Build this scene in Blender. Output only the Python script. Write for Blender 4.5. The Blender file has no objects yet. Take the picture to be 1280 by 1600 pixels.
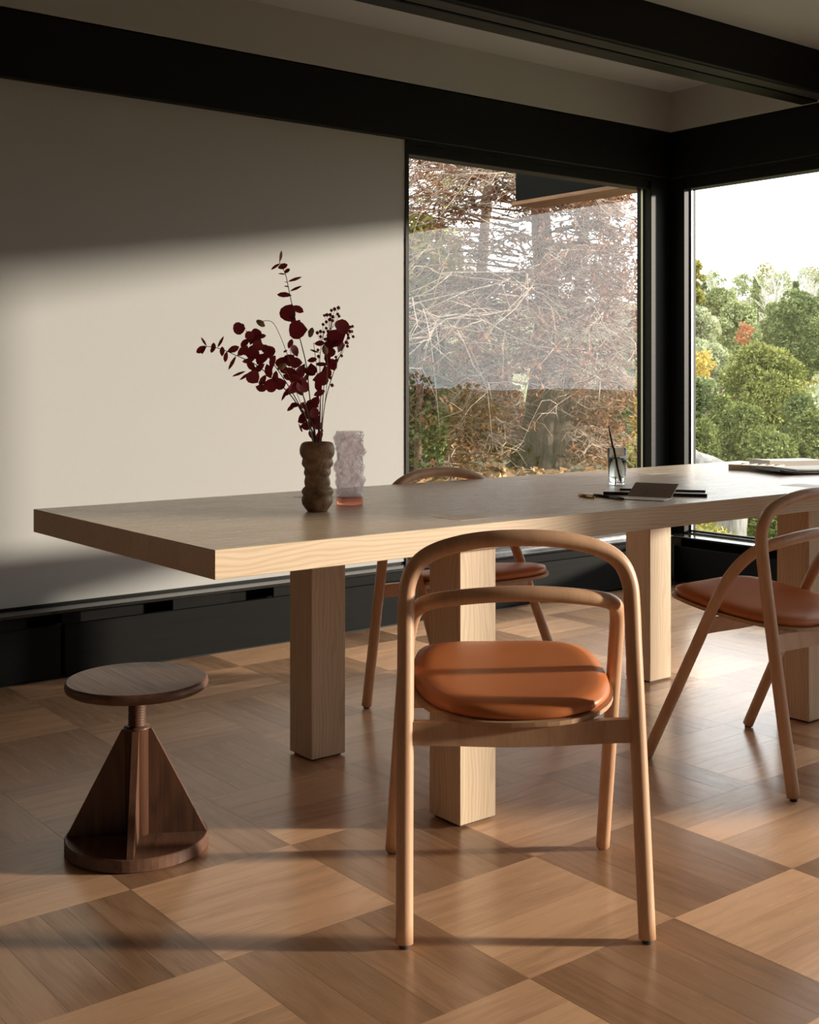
import bpy, bmesh, math, random
import numpy as np
from mathutils import Vector, Matrix, Euler

S = bpy.context.scene
COL = S.collection
PI = math.pi
rng = random.Random(7)

# ------------------------------------------------------------------ camera
YAW = math.radians(51.886)          # viewing direction, measured from +X towards +Y
CAM_H = 1.087
cd = bpy.data.cameras.new('camera')
cam = bpy.data.objects.new('camera', cd)
COL.objects.link(cam)
cam.location = (0, 0, CAM_H)
cam.rotation_euler = (PI / 2, 0, YAW - PI / 2)
cd.sensor_fit = 'AUTO'
cd.sensor_width = 36
cd.lens = 1908.2 / 1600 * 36
cd.shift_y = -(800 - 589.0) / 1600
cd.clip_start = 0.05
cd.clip_end = 1000
S.camera = cam

# ------------------------------------------------------------------ sky, sun, exposure
SUN_EL = math.radians(8.3)
SUN_TRAVEL = Vector((-0.79 * math.cos(SUN_EL), 0.613 * math.cos(SUN_EL), -math.sin(SUN_EL)))
w = bpy.data.worlds.new('overcast_sky')
S.world = w
w.use_nodes = True
bg = w.node_tree.nodes['Background']
bg.inputs[0].default_value = (0.97, 0.985, 1.0, 1)
bg.inputs[1].default_value = 3.8
sd = bpy.data.lights.new('sun', 'SUN')
sd.energy = 7.2
sd.color = (1.0, 0.88, 0.74)
sd.angle = math.radians(3.2)
sun = bpy.data.objects.new('sun', sd)
COL.objects.link(sun)
sun.location = (40, -30, 9)
sun.rotation_euler = SUN_TRAVEL.to_track_quat('-Z', 'Y').to_euler()
S.view_settings.view_transform = 'Standard'
S.view_settings.look = 'None'
S.view_settings.exposure = 0.0
S.view_settings.gamma = 1.0
S.view_settings.use_curve_mapping = False
try:
    S.cycles.max_bounces = 10
    S.cycles.diffuse_bounces = 5
    S.cycles.transparent_max_bounces = 24
    S.cycles.use_denoising = True
except Exception:
    pass

CA, SA = math.cos(YAW), math.sin(YAW)


def at(px, d):
    """ground position seen in picture column px at depth d metres"""
    r = (px - 640) / 1908.2 * d
    return (CA * d + SA * r, SA * d - CA * r)


def zat(py, d):
    return CAM_H - (py - 589.0) * d / 1908.2


def uv3(px, py, d):
    x, y = at(px, d)
    return Vector((x, y, zat(py, d)))


# ------------------------------------------------------------------ node helpers
class NT:
    def __init__(self, name):
        self.m = bpy.data.materials.new(name)
        self.m.use_nodes = True
        self.t = self.m.node_tree
        self.t.nodes.clear()
        self.out = self.t.nodes.new('ShaderNodeOutputMaterial')

    def n(self, kind, **kw):
        nd = self.t.nodes.new('ShaderNode' + kind)
        for k, v in kw.items():
            setattr(nd, k, v)
        return nd

    def put(self, sock, v):
        if isinstance(v, bpy.types.NodeSocket):
            self.t.links.new(v, sock)
        elif v is not None:
            sock.default_value = v

    def math(self, op, a, b=None, clamp=False):
        nd = self.n('Math', operation=op, use_clamp=clamp)
        self.put(nd.inputs[0], a)
        if b is not None:
            self.put(nd.inputs[1], b)
        return nd.outputs[0]

    def vmath(self, op, a, b=None):
        nd = self.n('VectorMath', operation=op)
        self.put(nd.inputs[0], a)
        if b is not None:
            self.put(nd.inputs[1], b)
        return nd.outputs[0]

    def noise(self, vec, scale=1.0, detail=2.0, rough=0.5, dist=0.0):
        nd = self.n('TexNoise')
        self.put(nd.inputs['Vector'], vec)
        nd.inputs['Scale'].default_value = scale
        nd.inputs['Detail'].default_value = detail
        nd.inputs['Roughness'].default_value = rough
        nd.inputs['Distortion'].default_value = dist
        return nd.outputs[0]

    def mix(self, fac, a, b):
        nd = self.n('Mix', data_type='RGBA')
        self.put(nd.inputs[0], fac)
        self.put(nd.inputs[6], a)
        self.put(nd.inputs[7], b)
        return nd.outputs[2]

    def ramp(self, fac, stops):
        nd = self.n('ValToRGB')
        self.put(nd.inputs[0], fac)
        e = nd.color_ramp.elements
        while len(e) < len(stops):
            e.new(0.5)
        for q, (p, c) in zip(e, stops):
            q.position = p
            q.color = c if len(c) == 4 else (*c, 1)
        return nd.outputs[0]

    def principled(self, color, rough=0.5, bump=None, bstr=0.1, bdist=0.01, **kw):
        p = self.n('BsdfPrincipled')
        self.put(p.inputs['Base Color'], color)
        self.put(p.inputs['Roughness'], rough)
        for k, v in kw.items():
            self.put(p.inputs[k.replace('_', ' ')], v)
        if bump is not None:
            b = self.n('Bump')
            b.inputs['Strength'].default_value = bstr
            b.inputs['Distance'].default_value = bdist
            self.put(b.inputs['Height'], bump)
            self.t.links.new(b.outputs[0], p.inputs['Normal'])
        self.t.links.new(p.outputs[0], self.out.inputs[0])
        return p

    def objvec(self):
        return self.n('TexCoord').outputs['Object']


def c4(c):
    return (*c, 1.0)


def wood(name, light, dark, axis='X', ring=400.0, warp=14.0, mixring=0.5, mixfib=0.4, rough=0.45,
         rnd=0.0, src='object', stave=None, bstr=0.05, fibscale=1.0, tint=0.0, spec=0.5, sheen=0.0, tang=(1, 0, 0), broadk=0.5):
    t = NT(name)
    if src == 'object':
        v = t.objvec()
        r = t.n('ObjectInfo').outputs['Random']
    else:
        v = t.n('Attribute', attribute_name='grain').outputs['Vector']
        r = t.n('Attribute', attribute_name='shade').outputs['Fac']
    sep = t.n('SeparateXYZ')
    t.put(sep.inputs[0], v)
    x, y, z = sep.outputs
    if axis == 'Y':
        x, y, z = y, x, z
    elif axis == 'Z':
        x, y, z = z, x, y
    if rnd:
        off = t.math('MULTIPLY', r, 37.0)
        x2 = t.math('ADD', x, off)
        y2 = t.math('ADD', y, t.math('MULTIPLY', r, 11.3))
    else:
        x2, y2 = x, y
    z2 = z
    sv = None
    if stave:
        sv = t.math('FLOOR', t.math('DIVIDE', y, stave))
        x2 = t.math('ADD', x2, t.math('MULTIPLY', sv, 1.37))
    cmb = t.n('CombineXYZ')
    for s_, q in zip(cmb.inputs, (x2, y2, z2)):
        t.put(s_, q)
    v = cmb.outputs[0]
    low = t.noise(t.vmath('MULTIPLY', v, (1.5, 7.0, 7.0)), 1.0, 3.0, 0.55)
    ph = t.math('ADD', t.math('MULTIPLY', t.math('ADD', y2, t.math('MULTIPLY', z2, 0.9)), ring * 0.35), t.math('MULTIPLY', low, warp * 2.2))
    rings = t.math('POWER', t.math('ADD', t.math('MULTIPLY', t.math('SINE', ph), 0.5), 0.5), 2.2)
    fib = t.noise(t.vmath('MULTIPLY', v, (5.0 * fibscale, 170.0 * fibscale, 170.0 * fibscale)), 1.0, 5.0, 0.65)
    fib = t.math('MULTIPLY', t.math('SUBTRACT', fib, 0.32), 2.6, clamp=True)
    broad = t.noise(t.vmath('MULTIPLY', v, (1.1, 38.0, 38.0)), 1.0, 3.0)
    f = t.math('ADD', t.math('MULTIPLY', rings, mixring), t.math('MULTIPLY', fib, mixfib))
    f = t.math('ADD', f, t.math('MULTIPLY', t.math('SUBTRACT', broad, 0.5), broadk))
    if rnd:
        f = t.math('ADD', f, t.math('MULTIPLY', t.math('SUBTRACT', r, 0.5), rnd))
    if stave:
        wn = t.n('TexWhiteNoise', noise_dimensions='1D')
        t.put(wn.inputs['W'], sv)
        f = t.math('ADD', f, t.math('MULTIPLY', t.math('SUBTRACT', wn.outputs[0], 0.5), 0.22))
    f = t.math('ADD', f, 0.0, clamp=True)
    colr = t.mix(f, c4(light), c4(dark))
    if tint:
        h = t.n('HueSaturation')
        r3 = t.math('FRACT', t.math('MULTIPLY', r, 7.7))
        t.put(h.inputs['Value'], t.math('ADD', 1.0 - tint * 0.5, t.math('MULTIPLY', r3, tint)))
        t.put(h.inputs['Color'], colr)
        colr = h.outputs[0]
    rr = t.math('ADD', rough - 0.06, t.math('MULTIPLY', fib, 0.12))
    p = t.principled(colr, rr, bump=f, bstr=bstr, bdist=0.002, Specular_IOR_Level=0.0 if sheen else spec)
    if sheen:
        # wood fibres reflect in a fan across the grain: an anisotropic lobe along the plank
        g = t.n('BsdfAnisotropic')
        t.put(g.inputs['Color'], t.mix(0.35, colr, (0.80, 0.55, 0.36, 1)))
        g.inputs['Roughness'].default_value = 0.74
        g.inputs['Anisotropy'].default_value = 0.42
        tv = t.n('VectorTransform', vector_type='VECTOR', convert_from='OBJECT', convert_to='WORLD')
        tv.inputs[0].default_value = tang
        t.t.links.new(tv.outputs[0], g.inputs['Tangent'])
        mx = t.n('MixShader')
        mx.inputs[0].default_value = sheen
        t.t.links.new(p.outputs[0], mx.inputs[1])
        t.t.links.new(g.outputs[0], mx.inputs[2])
        # varnish on top
        fr = t.n('Fresnel')
        fr.inputs['IOR'].default_value = 1.8
        gl = t.n('BsdfAnisotropic')
        t.put(gl.inputs['Roughness'], t.math('ADD', rr, 0.03))
        for q_ in (fr, gl):
            t.t.links.new(p.inputs['Normal'].links[0].from_socket, q_.inputs['Normal'])
        m2 = t.n('MixShader')
        t.t.links.new(fr.outputs[0], m2.inputs[0])
        t.t.links.new(mx.outputs[0], m2.inputs[1])
        t.t.links.new(gl.outputs[0], m2.inputs[2])
        t.t.links.new(m2.outputs[0], t.out.inputs[0])
    return t.m


def plain(name, col, rough=0.5, noise=0.06, nscale=30.0, bstr=0.03, spec=0.5, metallic=0.0, **kw):
    t = NT(name)
    n1 = t.noise(t.objvec(), nscale, 4.0)
    lo = tuple(max(0, c * (1 - noise)) for c in col)
    hi = tuple(min(1, c * (1 + noise)) for c in col)
    t.principled(t.mix(n1, c4(lo), c4(hi)), rough, bump=n1, bstr=bstr, bdist=0.002, Specular_IOR_Level=spec, Metallic=metallic, **kw)
    return t.m


M = {}
M['wall'] = plain('warm_white_paint', (0.435, 0.43, 0.42), 0.75, 0.02, 60, 0.04, 0.25)
M['ceiling'] = plain('ceiling_paint', (0.46, 0.465, 0.49), 0.85, 0.02, 40, 0.03, 0.2)
M['dark_wall'] = plain('far_wall_paint', (0.10, 0.095, 0.095), 0.8, 0.03, 20)


def black_wood(name, base, rough, spec):
    t = NT(name)
    v = t.objvec()
    n1 = t.noise(t.vmath('MULTIPLY', v, (2.0, 40.0, 60.0)), 1.0, 4.0)
    col = t.mix(n1, c4(tuple(c * 0.6 for c in base)), c4(tuple(c * 1.5 for c in base)))
    t.principled(col, rough, bump=n1, bstr=0.12, bdist=0.003, Specular_IOR_Level=spec)
    return t.m


M['black'] = black_wood('black_stained_wood', (0.0045, 0.0043, 0.0042), 0.5, 0.22)
M['black_gloss'] = black_wood('black_painted_sill', (0.012, 0.012, 0.012), 0.16, 0.9)
M['black_panel'] = black_wood('black_painted_panel', (0.006, 0.006, 0.0058), 0.6, 0.08)
M['black_sheen'] = black_wood('black_painted_reflection', (0.035, 0.034, 0.033), 0.6, 0.2)  # paler black stands in for reflected light under the ceiling beam
M['spacer'] = plain('aluminium_spacer', (0.6, 0.6, 0.6), 0.35, 0.02, metallic=1.0)
M['ash'] = wood('pale_ash_table', (0.74, 0.58, 0.42), (0.54, 0.38, 0.24), 'X', 1900, 26, 0.50, 0.30, 0.30, stave=0.075, bstr=0.02, spec=0.6)
M['ash_leg'] = wood('pale_ash_leg', (0.72, 0.56, 0.40), (0.52, 0.36, 0.22), 'Z', 1500, 34, 0.42, 0.35, 0.45, bstr=0.03)
M['chair'] = wood('steamed_beech', (0.66, 0.40, 0.245), (0.52, 0.29, 0.165), 'Z', 260, 6, 0.35, 0.55, 0.42, bstr=0.02, fibscale=1.4)
M['ply'] = wood('beech_ply', (0.56, 0.35, 0.21), (0.45, 0.26, 0.15), 'X', 900, 4, 0.3, 0.5, 0.42, bstr=0.02)
M['walnut'] = wood('walnut', (0.155, 0.070, 0.040), (0.055, 0.024, 0.014), 'Z', 300, 22, 0.4, 0.5, 0.42, rnd=0.3, bstr=0.04)
M['walnut_top'] = wood('walnut_top', (0.17, 0.083, 0.052), (0.075, 0.035, 0.022), 'X', 260, 18, 0.35, 0.6, 0.42, stave=0.06, bstr=0.04)
OAK = dict(ring=200, warp=16, mixring=0.26, mixfib=0.55, rough=0.21, rnd=0.7, bstr=0.05, tint=0.22, broadk=0.95, spec=0.9, sheen=0.26)
M['oak_a'] = wood('oiled_oak_sheen_bright', (0.66, 0.40, 0.235), (0.38, 0.21, 0.11), 'X', **OAK)  # lighter for planks along X: grain sheen painted into the colour
M['oak_b'] = wood('oiled_oak_sheen_dim', (0.60, 0.355, 0.205), (0.33, 0.175, 0.09), 'X', **OAK)  # same oak in a darker colour for planks whose grain catches less light
M['oak_a2'] = wood('oiled_oak_sheen_bright_far', (0.66, 0.40, 0.235), (0.38, 0.21, 0.11), 'X', src='attr', **OAK)
M['oak_b2'] = wood('oiled_oak_sheen_dim_far', (0.60, 0.355, 0.205), (0.33, 0.175, 0.09), 'X', src='attr', tang=(0, 1, 0), **OAK)
M['gap'] = plain('floor_joint', (0.16, 0.085, 0.045), 0.8)
M['leather'] = None
t = NT('cognac_leather')
v_ = t.objvec()
n1 = t.noise(v_, 9.0, 3.0)
n2 = t.noise(v_, 420.0, 2.0)
t.principled(t.mix(n1, (0.51, 0.150, 0.042, 1), (0.63, 0.205, 0.066, 1)), 0.42, bump=n2, bstr=0.06, bdist=0.001, Specular_IOR_Level=0.45)
M['leather'] = t.m
M['rubber'] = plain('dark_glide', (0.03, 0.025, 0.022), 0.6)
t = NT('mottled_brown_ceramic')
v_ = t.objvec()
n1 = t.noise(v_, 26.0, 5.0, 0.7, 0.6)
n2 = t.noise(v_, 160.0, 3.0)
cl = t.ramp(n1, [(0.30, (0.06, 0.03, 0.017)), (0.5, (0.29, 0.175, 0.10)), (0.72, (0.48, 0.34, 0.22))])
t.principled(cl, 0.55, bump=n2, bstr=0.25, bdist=0.003)
M['ceramic'] = t.m


def red_leaf(name, a, b):
    t = NT(name)
    n1 = t.noise(t.objvec(), 1.8, 3.0)
    r = t.n('ObjectInfo').outputs['Random']
    f = t.math('ADD', t.math('MULTIPLY', n1, 0.5), t.math('MULTIPLY', r, 0.6), clamp=True)
    p = t.principled(t.mix(f, c4(a), c4(b)), 0.5)
    tr = t.n('BsdfTranslucent')
    tr.inputs[0].default_value = (0.35, 0.02, 0.03, 1)
    mx = t.n('MixShader')
    mx.inputs[0].default_value = 0.18
    t.t.links.new(p.outputs[0], mx.inputs[1])
    t.t.links.new(tr.outputs[0], mx.inputs[2])
    t.t.links.new(mx.outputs[0], t.out.inputs[0])
    return t.m


M['red_leaf'] = red_leaf('burgundy_leaf', (0.13, 0.015, 0.022), (0.38, 0.044, 0.060))
M['red_stem'] = plain('dark_twig', (0.035, 0.018, 0.016), 0.6)
M['pink_stem'] = plain('pinkish_stalk', (0.33, 0.15, 0.11), 0.6)
M['straw_stem'] = plain('straw_stalk', (0.36, 0.27, 0.17), 0.6)
M['berry'] = plain('crimson_berry', (0.32, 0.030, 0.042), 0.45, 0.2, 200)
M['tuft'] = plain('tan_grass_tuft', (0.36, 0.25, 0.13), 0.9, 0.35, 300, 0.5)


def glass_tint(name, rough, tint, ior, bump=None, alpha=0.0):
    t = NT(name)
    v = t.objvec()
    p = t.n('BsdfGlass')
    p.inputs['Color'].default_value = c4(tint)
    p.inputs['Roughness'].default_value = rough
    p.inputs['IOR'].default_value = ior
    if bump:
        n1 = t.noise(v, bump, 4.0, 0.6, 1.2)
        b = t.n('Bump')
        b.inputs['Strength'].default_value = 0.7
        b.inputs['Distance'].default_value = 0.006
        t.put(b.inputs['Height'], n1)
        t.t.links.new(b.outputs[0], p.inputs['Normal'])
    sh = p.outputs[0]
    if alpha:
        d = t.n('BsdfTranslucent')
        d.inputs[0].default_value = c4(tint)
        m = t.n('MixShader')
        m.inputs[0].default_value = alpha
        t.t.links.new(sh, m.inputs[1])
        t.t.links.new(d.outputs[0], m.inputs[2])
        sh = m.outputs[0]
    t.t.links.new(sh, t.out.inputs[0])
    return t.m


M['clear'] = glass_tint('clear_glass', 0.0, (0.985, 0.99, 0.99), 1.3)
M['water'] = glass_tint('water', 0.0, (0.93, 0.97, 0.97), 1.33)
t = NT('pink_rippled_glass')
n1 = t.noise(t.objvec(), 42.0, 4.0, 0.6, 1.4)
b = t.n('Bump')
b.inputs['Strength'].default_value = 1.0
b.inputs['Distance'].default_value = 0.022
t.put(b.inputs['Height'], n1)
lw = t.n('LayerWeight')
lw.inputs[0].default_value = 0.5
t.t.links.new(b.outputs[0], lw.inputs['Normal'])
fac = t.math('ADD', t.math('MULTIPLY', t.math('POWER', lw.outputs['Facing'], 3.0), 0.75), 0.05)
tr = t.n('BsdfTransparent')
tr.inputs[0].default_value = (0.98, 0.95, 0.962, 1)
tl = t.n('BsdfTranslucent')
tl.inputs[0].default_value = (0.88, 0.78, 0.80, 1)
gl = t.n('BsdfAnisotropic')
gl.inputs['Roughness'].default_value = 0.15
t.t.links.new(b.outputs[0], gl.inputs['Normal'])
m1 = t.n('MixShader')
m1.inputs[0].default_value = 0.14
t.t.links.new(tr.outputs[0], m1.inputs[1])
t.t.links.new(tl.outputs[0], m1.inputs[2])
m2 = t.n('MixShader')
t.put(m2.inputs[0], t.math('MULTIPLY', fac, 0.85))
t.t.links.new(m1.outputs[0], m2.inputs[1])
t.t.links.new(gl.outputs[0], m2.inputs[2])
t.t.links.new(m2.outputs[0], t.out.inputs[0])
M['pink_glass'] = t.m
M['pink_base'] = glass_tint('pink_solid_base', 0.15, (0.95, 0.58, 0.48), 1.3, None, 0.45)
# window pane: clear with a Schlick reflection on each face
t = NT('window_pane')
lw = t.n('LayerWeight')
lw.inputs[0].default_value = 0.5
f5 = t.math('POWER', lw.outputs['Facing'], 5.0)
fac = t.math('ADD', t.math('MULTIPLY', f5, 0.9), 0.05)
tr = t.n('BsdfTransparent')
tr.inputs[0].default_value = (0.97, 0.98, 0.97, 1)
gl = t.n('BsdfGlossy')
gl.inputs['Roughness'].default_value = 0.0
mx = t.n('MixShader')
t.put(mx.inputs[0], fac)
t.t.links.new(tr.outputs[0], mx.inputs[1])
t.t.links.new(gl.outputs[0], mx.inputs[2])
t.t.links.new(mx.outputs[0], t.out.inputs[0])
M['pane'] = t.m


def foliage_mat(name, dark, mid, light, trans=0.10):
    t = NT(name)
    r = t.n('Attribute', attribute_name='shade').outputs['Fac']
    n1 = t.noise(t.objvec(), 1.1, 2.0)
    f = t.math('ADD', t.math('MULTIPLY', r, 0.75), t.math('MULTIPLY', t.math('SUBTRACT', n1, 0.37), 0.9), clamp=True)
    col = t.ramp(f, [(0.0, dark), (0.5, mid), (1.0, light)])
    d = t.n('BsdfDiffuse')
    t.put(d.inputs[0], col)
    tr = t.n('BsdfTranslucent')
    t.put(tr.inputs[0], col)
    m = t.n('MixShader')
    m.inputs[0].default_value = trans
    t.t.links.new(d.outputs[0], m.inputs[1])
    t.t.links.new(tr.outputs[0], m.inputs[2])
    t.t.links.new(m.outputs[0], t.out.inputs[0])
    return t.m


FOL = {
    'bright': foliage_mat('yellow_green_needles', (0.07, 0.09, 0.025), (0.27, 0.29, 0.09), (0.52, 0.51, 0.19)),
    'deep': foliage_mat('deep_green_needles', (0.06, 0.085, 0.04), (0.16, 0.20, 0.085), (0.31, 0.35, 0.15)),
    'pine': foliage_mat('mid_green_needles', (0.14, 0.17, 0.085), (0.33, 0.37, 0.18), (0.54, 0.55, 0.28)),
    'pale': foliage_mat('hazed_green_needles', (0.26, 0.30, 0.19), (0.46, 0.49, 0.31), (0.64, 0.64, 0.42)),  # paler needles: distance haze mixed into the colour
    'juniper': foliage_mat('juniper_green', (0.06, 0.08, 0.03), (0.20, 0.235, 0.08), (0.42, 0.44, 0.17)),
    'yellow': foliage_mat('autumn_yellow', (0.36, 0.26, 0.06), (0.62, 0.48, 0.13), (0.78, 0.66, 0.28)),
    'olive': foliage_mat('olive_yellow', (0.20, 0.20, 0.06), (0.40, 0.38, 0.12), (0.62, 0.55, 0.20)),
    'rust': foliage_mat('rust_brown', (0.10, 0.045, 0.025), (0.26, 0.12, 0.065), (0.48, 0.27, 0.16)),
    'red': foliage_mat('rowan_red', (0.30, 0.10, 0.06), (0.48, 0.19, 0.11), (0.56, 0.28, 0.17)),
    'litter': foliage_mat('fallen_leaf', (0.22, 0.11, 0.05), (0.52, 0.32, 0.16), (0.80, 0.60, 0.36)),
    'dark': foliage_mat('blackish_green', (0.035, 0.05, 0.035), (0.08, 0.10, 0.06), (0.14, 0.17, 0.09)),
}


def bark_mat(name, a, b):
    t = NT(name)
    v = t.objvec()
    n1 = t.noise(t.vmath('MULTIPLY', v, (14.0, 14.0, 3.0)), 1.0, 5.0, 0.7)
    t.principled(t.ramp(n1, [(0.3, a), (0.7, b)]), 0.9, bump=n1, bstr=0.8, bdist=0.03)
    return t.m


M['bark'] = bark_mat('furrowed_bark', (0.03, 0.021, 0.015), (0.25, 0.175, 0.12))
M['twig'] = bark_mat('pale_twig', (0.26, 0.16, 0.11), (0.70, 0.58, 0.48))
M['twig_dark'] = bark_mat('brown_twig', (0.13, 0.07, 0.045), (0.30, 0.18, 0.12))
M['grey_twig'] = bark_mat('silver_twig', (0.45, 0.42, 0.39), (0.68, 0.65, 0.62))
t = NT('hill_soil')
n1 = t.noise(t.objvec(), 0.35, 6.0, 0.7)
n2 = t.noise(t.objvec(), 6.0, 5.0, 0.7)
f_ = t.math('ADD', t.math('MULTIPLY', n1, 0.6), t.math('MULTIPLY', n2, 0.4))
t.principled(t.ramp(f_, [(0.3, (0.09, 0.10, 0.045)), (0.5, (0.18, 0.17, 0.085)), (0.7, (0.25, 0.27, 0.13))]), 0.95, bump=n2, bstr=0.6, bdist=0.1)
M['soil'] = t.m
M['stone'] = bark_mat('lichen_granite', (0.16, 0.155, 0.14), (0.40, 0.39, 0.36))
M['fence'] = bark_mat('weathered_fence', (0.05, 0.05, 0.05), (0.12, 0.115, 0.11))
M['brown_board'] = wood('eave_board', (0.30, 0.16, 0.09), (0.16, 0.08, 0.045), 'Y', 200, 10)
M['paper'] = plain('cream_paper', (0.84, 0.79, 0.73), 0.35, 0.03, 40, spec=0.6)
M['paper_w'] = plain('white_paper', (0.80, 0.78, 0.74), 0.6, 0.02, 40)
t = NT('written_brown_page')
v_ = t.objvec()
n1 = t.noise(t.vmath('MULTIPLY', v_, (260.0, 90.0, 90.0)), 1.0, 3.0, 0.7)
n2 = t.noise(v_, 22.0, 2.0)
ln = t.math('MULTIPLY', t.math('GREATER_THAN', n1, 0.56), t.math('GREATER_THAN', n2, 0.47))
t.principled(t.mix(t.math('MULTIPLY', ln, 0.35), (0.33, 0.245, 0.19, 1), (0.16, 0.11, 0.085, 1)), 0.7)
M['kraft'] = t.m
M['cover_black'] = plain('black_book_cover', (0.018, 0.017, 0.017), 0.35)
M['cover_silver'] = plain('light_glossy_cover', (0.85, 0.83, 0.80), 0.28)
M['cover_grey'] = plain('grey_notebook_cover', (0.62, 0.57, 0.53), 0.30)
M['cover_sand'] = plain('sand_magazine_cover', (0.50, 0.43, 0.36), 0.35)
M['tray'] = plain('taupe_tray', (0.74, 0.63, 0.53), 0.5)
M['brass'] = plain('brass', (0.62, 0.40, 0.13), 0.32, 0.05, metallic=0.9)
M['pen'] = plain('black_pen', (0.016, 0.015, 0.015), 0.35)
M['bristle'] = plain('brush_bristle', (0.10, 0.06, 0.035), 0.8)


# ------------------------------------------------------------------ object helpers
def link(name, mesh, mat=None, parent=None, smooth=False):
    o = bpy.data.objects.new(name, mesh)
    COL.objects.link(o)
    if mat is not None:
        for m_ in (mat if isinstance(mat, (list, tuple)) else [mat]):
            mesh.materials.append(m_)
    if parent is not None:
        o.parent = parent
    if smooth and len(mesh.polygons):
        mesh.polygons.foreach_set('use_smooth', [True] * len(mesh.polygons))
    return o


def mk(name, verts, faces, mat=None, parent=None, smooth=False):
    me = bpy.data.meshes.new(name)
    me.from_pydata([tuple(v) for v in verts], [], faces)
    me.update()
    return link(name, me, mat, parent, smooth)


def bm_obj(name, bm, mat=None, parent=None, smooth=False):
    me = bpy.data.meshes.new(name)
    bmesh.ops.recalc_face_normals(bm, faces=bm.faces)
    bm.to_mesh(me)
    bm.free()
    return link(name, me, mat, parent, smooth)


def box_bm(bm, x0, x1, y0, y1, z0, z1, bev=0.0, seg=1):
    vs = [bm.verts.new(p) for p in ((x0, y0, z0), (x1, y0, z0), (x1, y1, z0), (x0, y1, z0), (x0, y0, z1), (x1, y0, z1), (x1, y1, z1), (x0, y1, z1))]
    fs = [bm.faces.new([vs[i] for i in f]) for f in ((3, 2, 1, 0), (4, 5, 6, 7), (0, 1, 5, 4), (1, 2, 6, 5), (2, 3, 7, 6), (3, 0, 4, 7))]
    if bev:
        es = list({e for f in fs for e in f.edges})
        bmesh.ops.bevel(bm, geom=es, offset=bev, segments=seg, affect='EDGES', profile=0.6)


def box(name, x0, x1, y0, y1, z0, z1, mat, parent=None, bev=0.0, seg=1):
    bm = bmesh.new()
    box_bm(bm, x0, x1, y0, y1, z0, z1, bev, seg)
    return bm_obj(name, bm, mat, parent)


def catmull(pts, per=6, closed=False):
    P = [Vector(p) for p in pts]
    out = []
    n = len(P)
    for i in range(n - 1):
        p0 = P[i - 1] if i > 0 else P[0] * 2 - P[1]
        p1, p2 = P[i], P[i + 1]
        p3 = P[i + 2] if i + 2 < n else P[-1] * 2 - P[-2]
        for k in range(per):
            s = k / per
            out.append(0.5 * ((2 * p1) + (p2 - p0) * s + (2 * p0 - 5 * p1 + 4 * p2 - p3) * s * s + (3 * p1 - p0 - 3 * p2 + p3) * s ** 3))
    out.append(P[-1])
    return out


def tube_data(path, radius, sides=8, V=None, F=None, cap=True):
    """append a tube to V, F; radius: number, list or function of 0..1"""
    V = [] if V is None else V
    F = [] if F is None else F
    n = len(path)
    base = len(V)
    t0 = (path[1] - path[0]).normalized()
    up = Vector((0, 0, 1)) if abs(t0.z) < 0.9 else Vector((1, 0, 0))
    nrm = t0.cross(up).normalized()
    for i, p in enumerate(path):
        if i == 0:
            tg = path[1] - path[0]
        elif i == n - 1:
            tg = path[-1] - path[-2]
        else:
            tg = path[i + 1] - path[i - 1]
        if tg.length < 1e-9:
            tg = t0
        tg = tg.normalized()
        nrm = (nrm - tg * nrm.dot(tg))
        if nrm.length < 1e-6:
            nrm = tg.orthogonal()
        nrm = nrm.normalized()
        bn = tg.cross(nrm)
        r = radius(i / (n - 1)) if callable(radius) else (radius[i] if isinstance(radius, (list, tuple)) else radius)
        for k in range(sides):
            a = 2 * PI * k / sides
            V.append(p + (nrm * math.cos(a) + bn * math.sin(a)) * r)
    for i in range(n - 1):
        for k in range(sides):
            a = base + i * sides + k
            b = base + i * sides + (k + 1) % sides
            F.append((a, b, b + sides, a + sides))
    if cap:
        F.append(tuple(base + k for k in range(sides))[::-1])
        F.append(tuple(base + (n - 1) * sides + k for k in range(sides)))
    return V, F


def tube(name, path, radius, mat, parent=None, sides=12):
    V, F = tube_data(path, radius, sides)
    return mk(name, V, F, mat, parent, True)


def lathe(name, prof, seg, mat, parent=None, wob=None, smooth=True):
    """prof: (r, z) from bottom axis outwards and up; closed where r = 0"""
    V, F, idx = [], [], []
    for r, z in prof:
        if r < 1e-6:
            idx.append([len(V)])
            V.append((0, 0, z))
        else:
            ring = []
            for k in range(seg):
                a = 2 * PI * k / seg
                rr = r + (wob(a, z, r) if wob else 0)
                ring.append(len(V))
                V.append((rr * math.cos(a), rr * math.sin(a), z))
            idx.append(ring)
    for a, b in zip(idx[:-1], idx[1:]):
        if len(a) == 1 and len(b) == 1:
            continue
        for k in range(seg):
            k2 = (k + 1) % seg
            if len(a) == 1:
                F.append((a[0], b[k2], b[k]))
            elif len(b) == 1:
                F.append((a[k], a[k2], b[0]))
            else:
                F.append((a[k], a[k2], b[k2], b[k]))
    return mk(name, V, F, mat, parent, smooth)


def empty(name, loc, rz=0.0):
    o = bpy.data.objects.new(name, None)
    o.empty_display_size = 0.1
    COL.objects.link(o)
    o.location = loc
    o.rotation_euler = (0, 0, rz)
    return o


def tag(o, label=None, cat=None, group=None, kind=None):
    if label:
        o['label'] = label
    if cat:
        o['category'] = cat
    if group:
        o['group'] = group
    if kind:
        o['kind'] = kind
    return o


def struct(o, label):
    o['kind'] = 'structure'
    o['label'] = label
    return o


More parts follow.
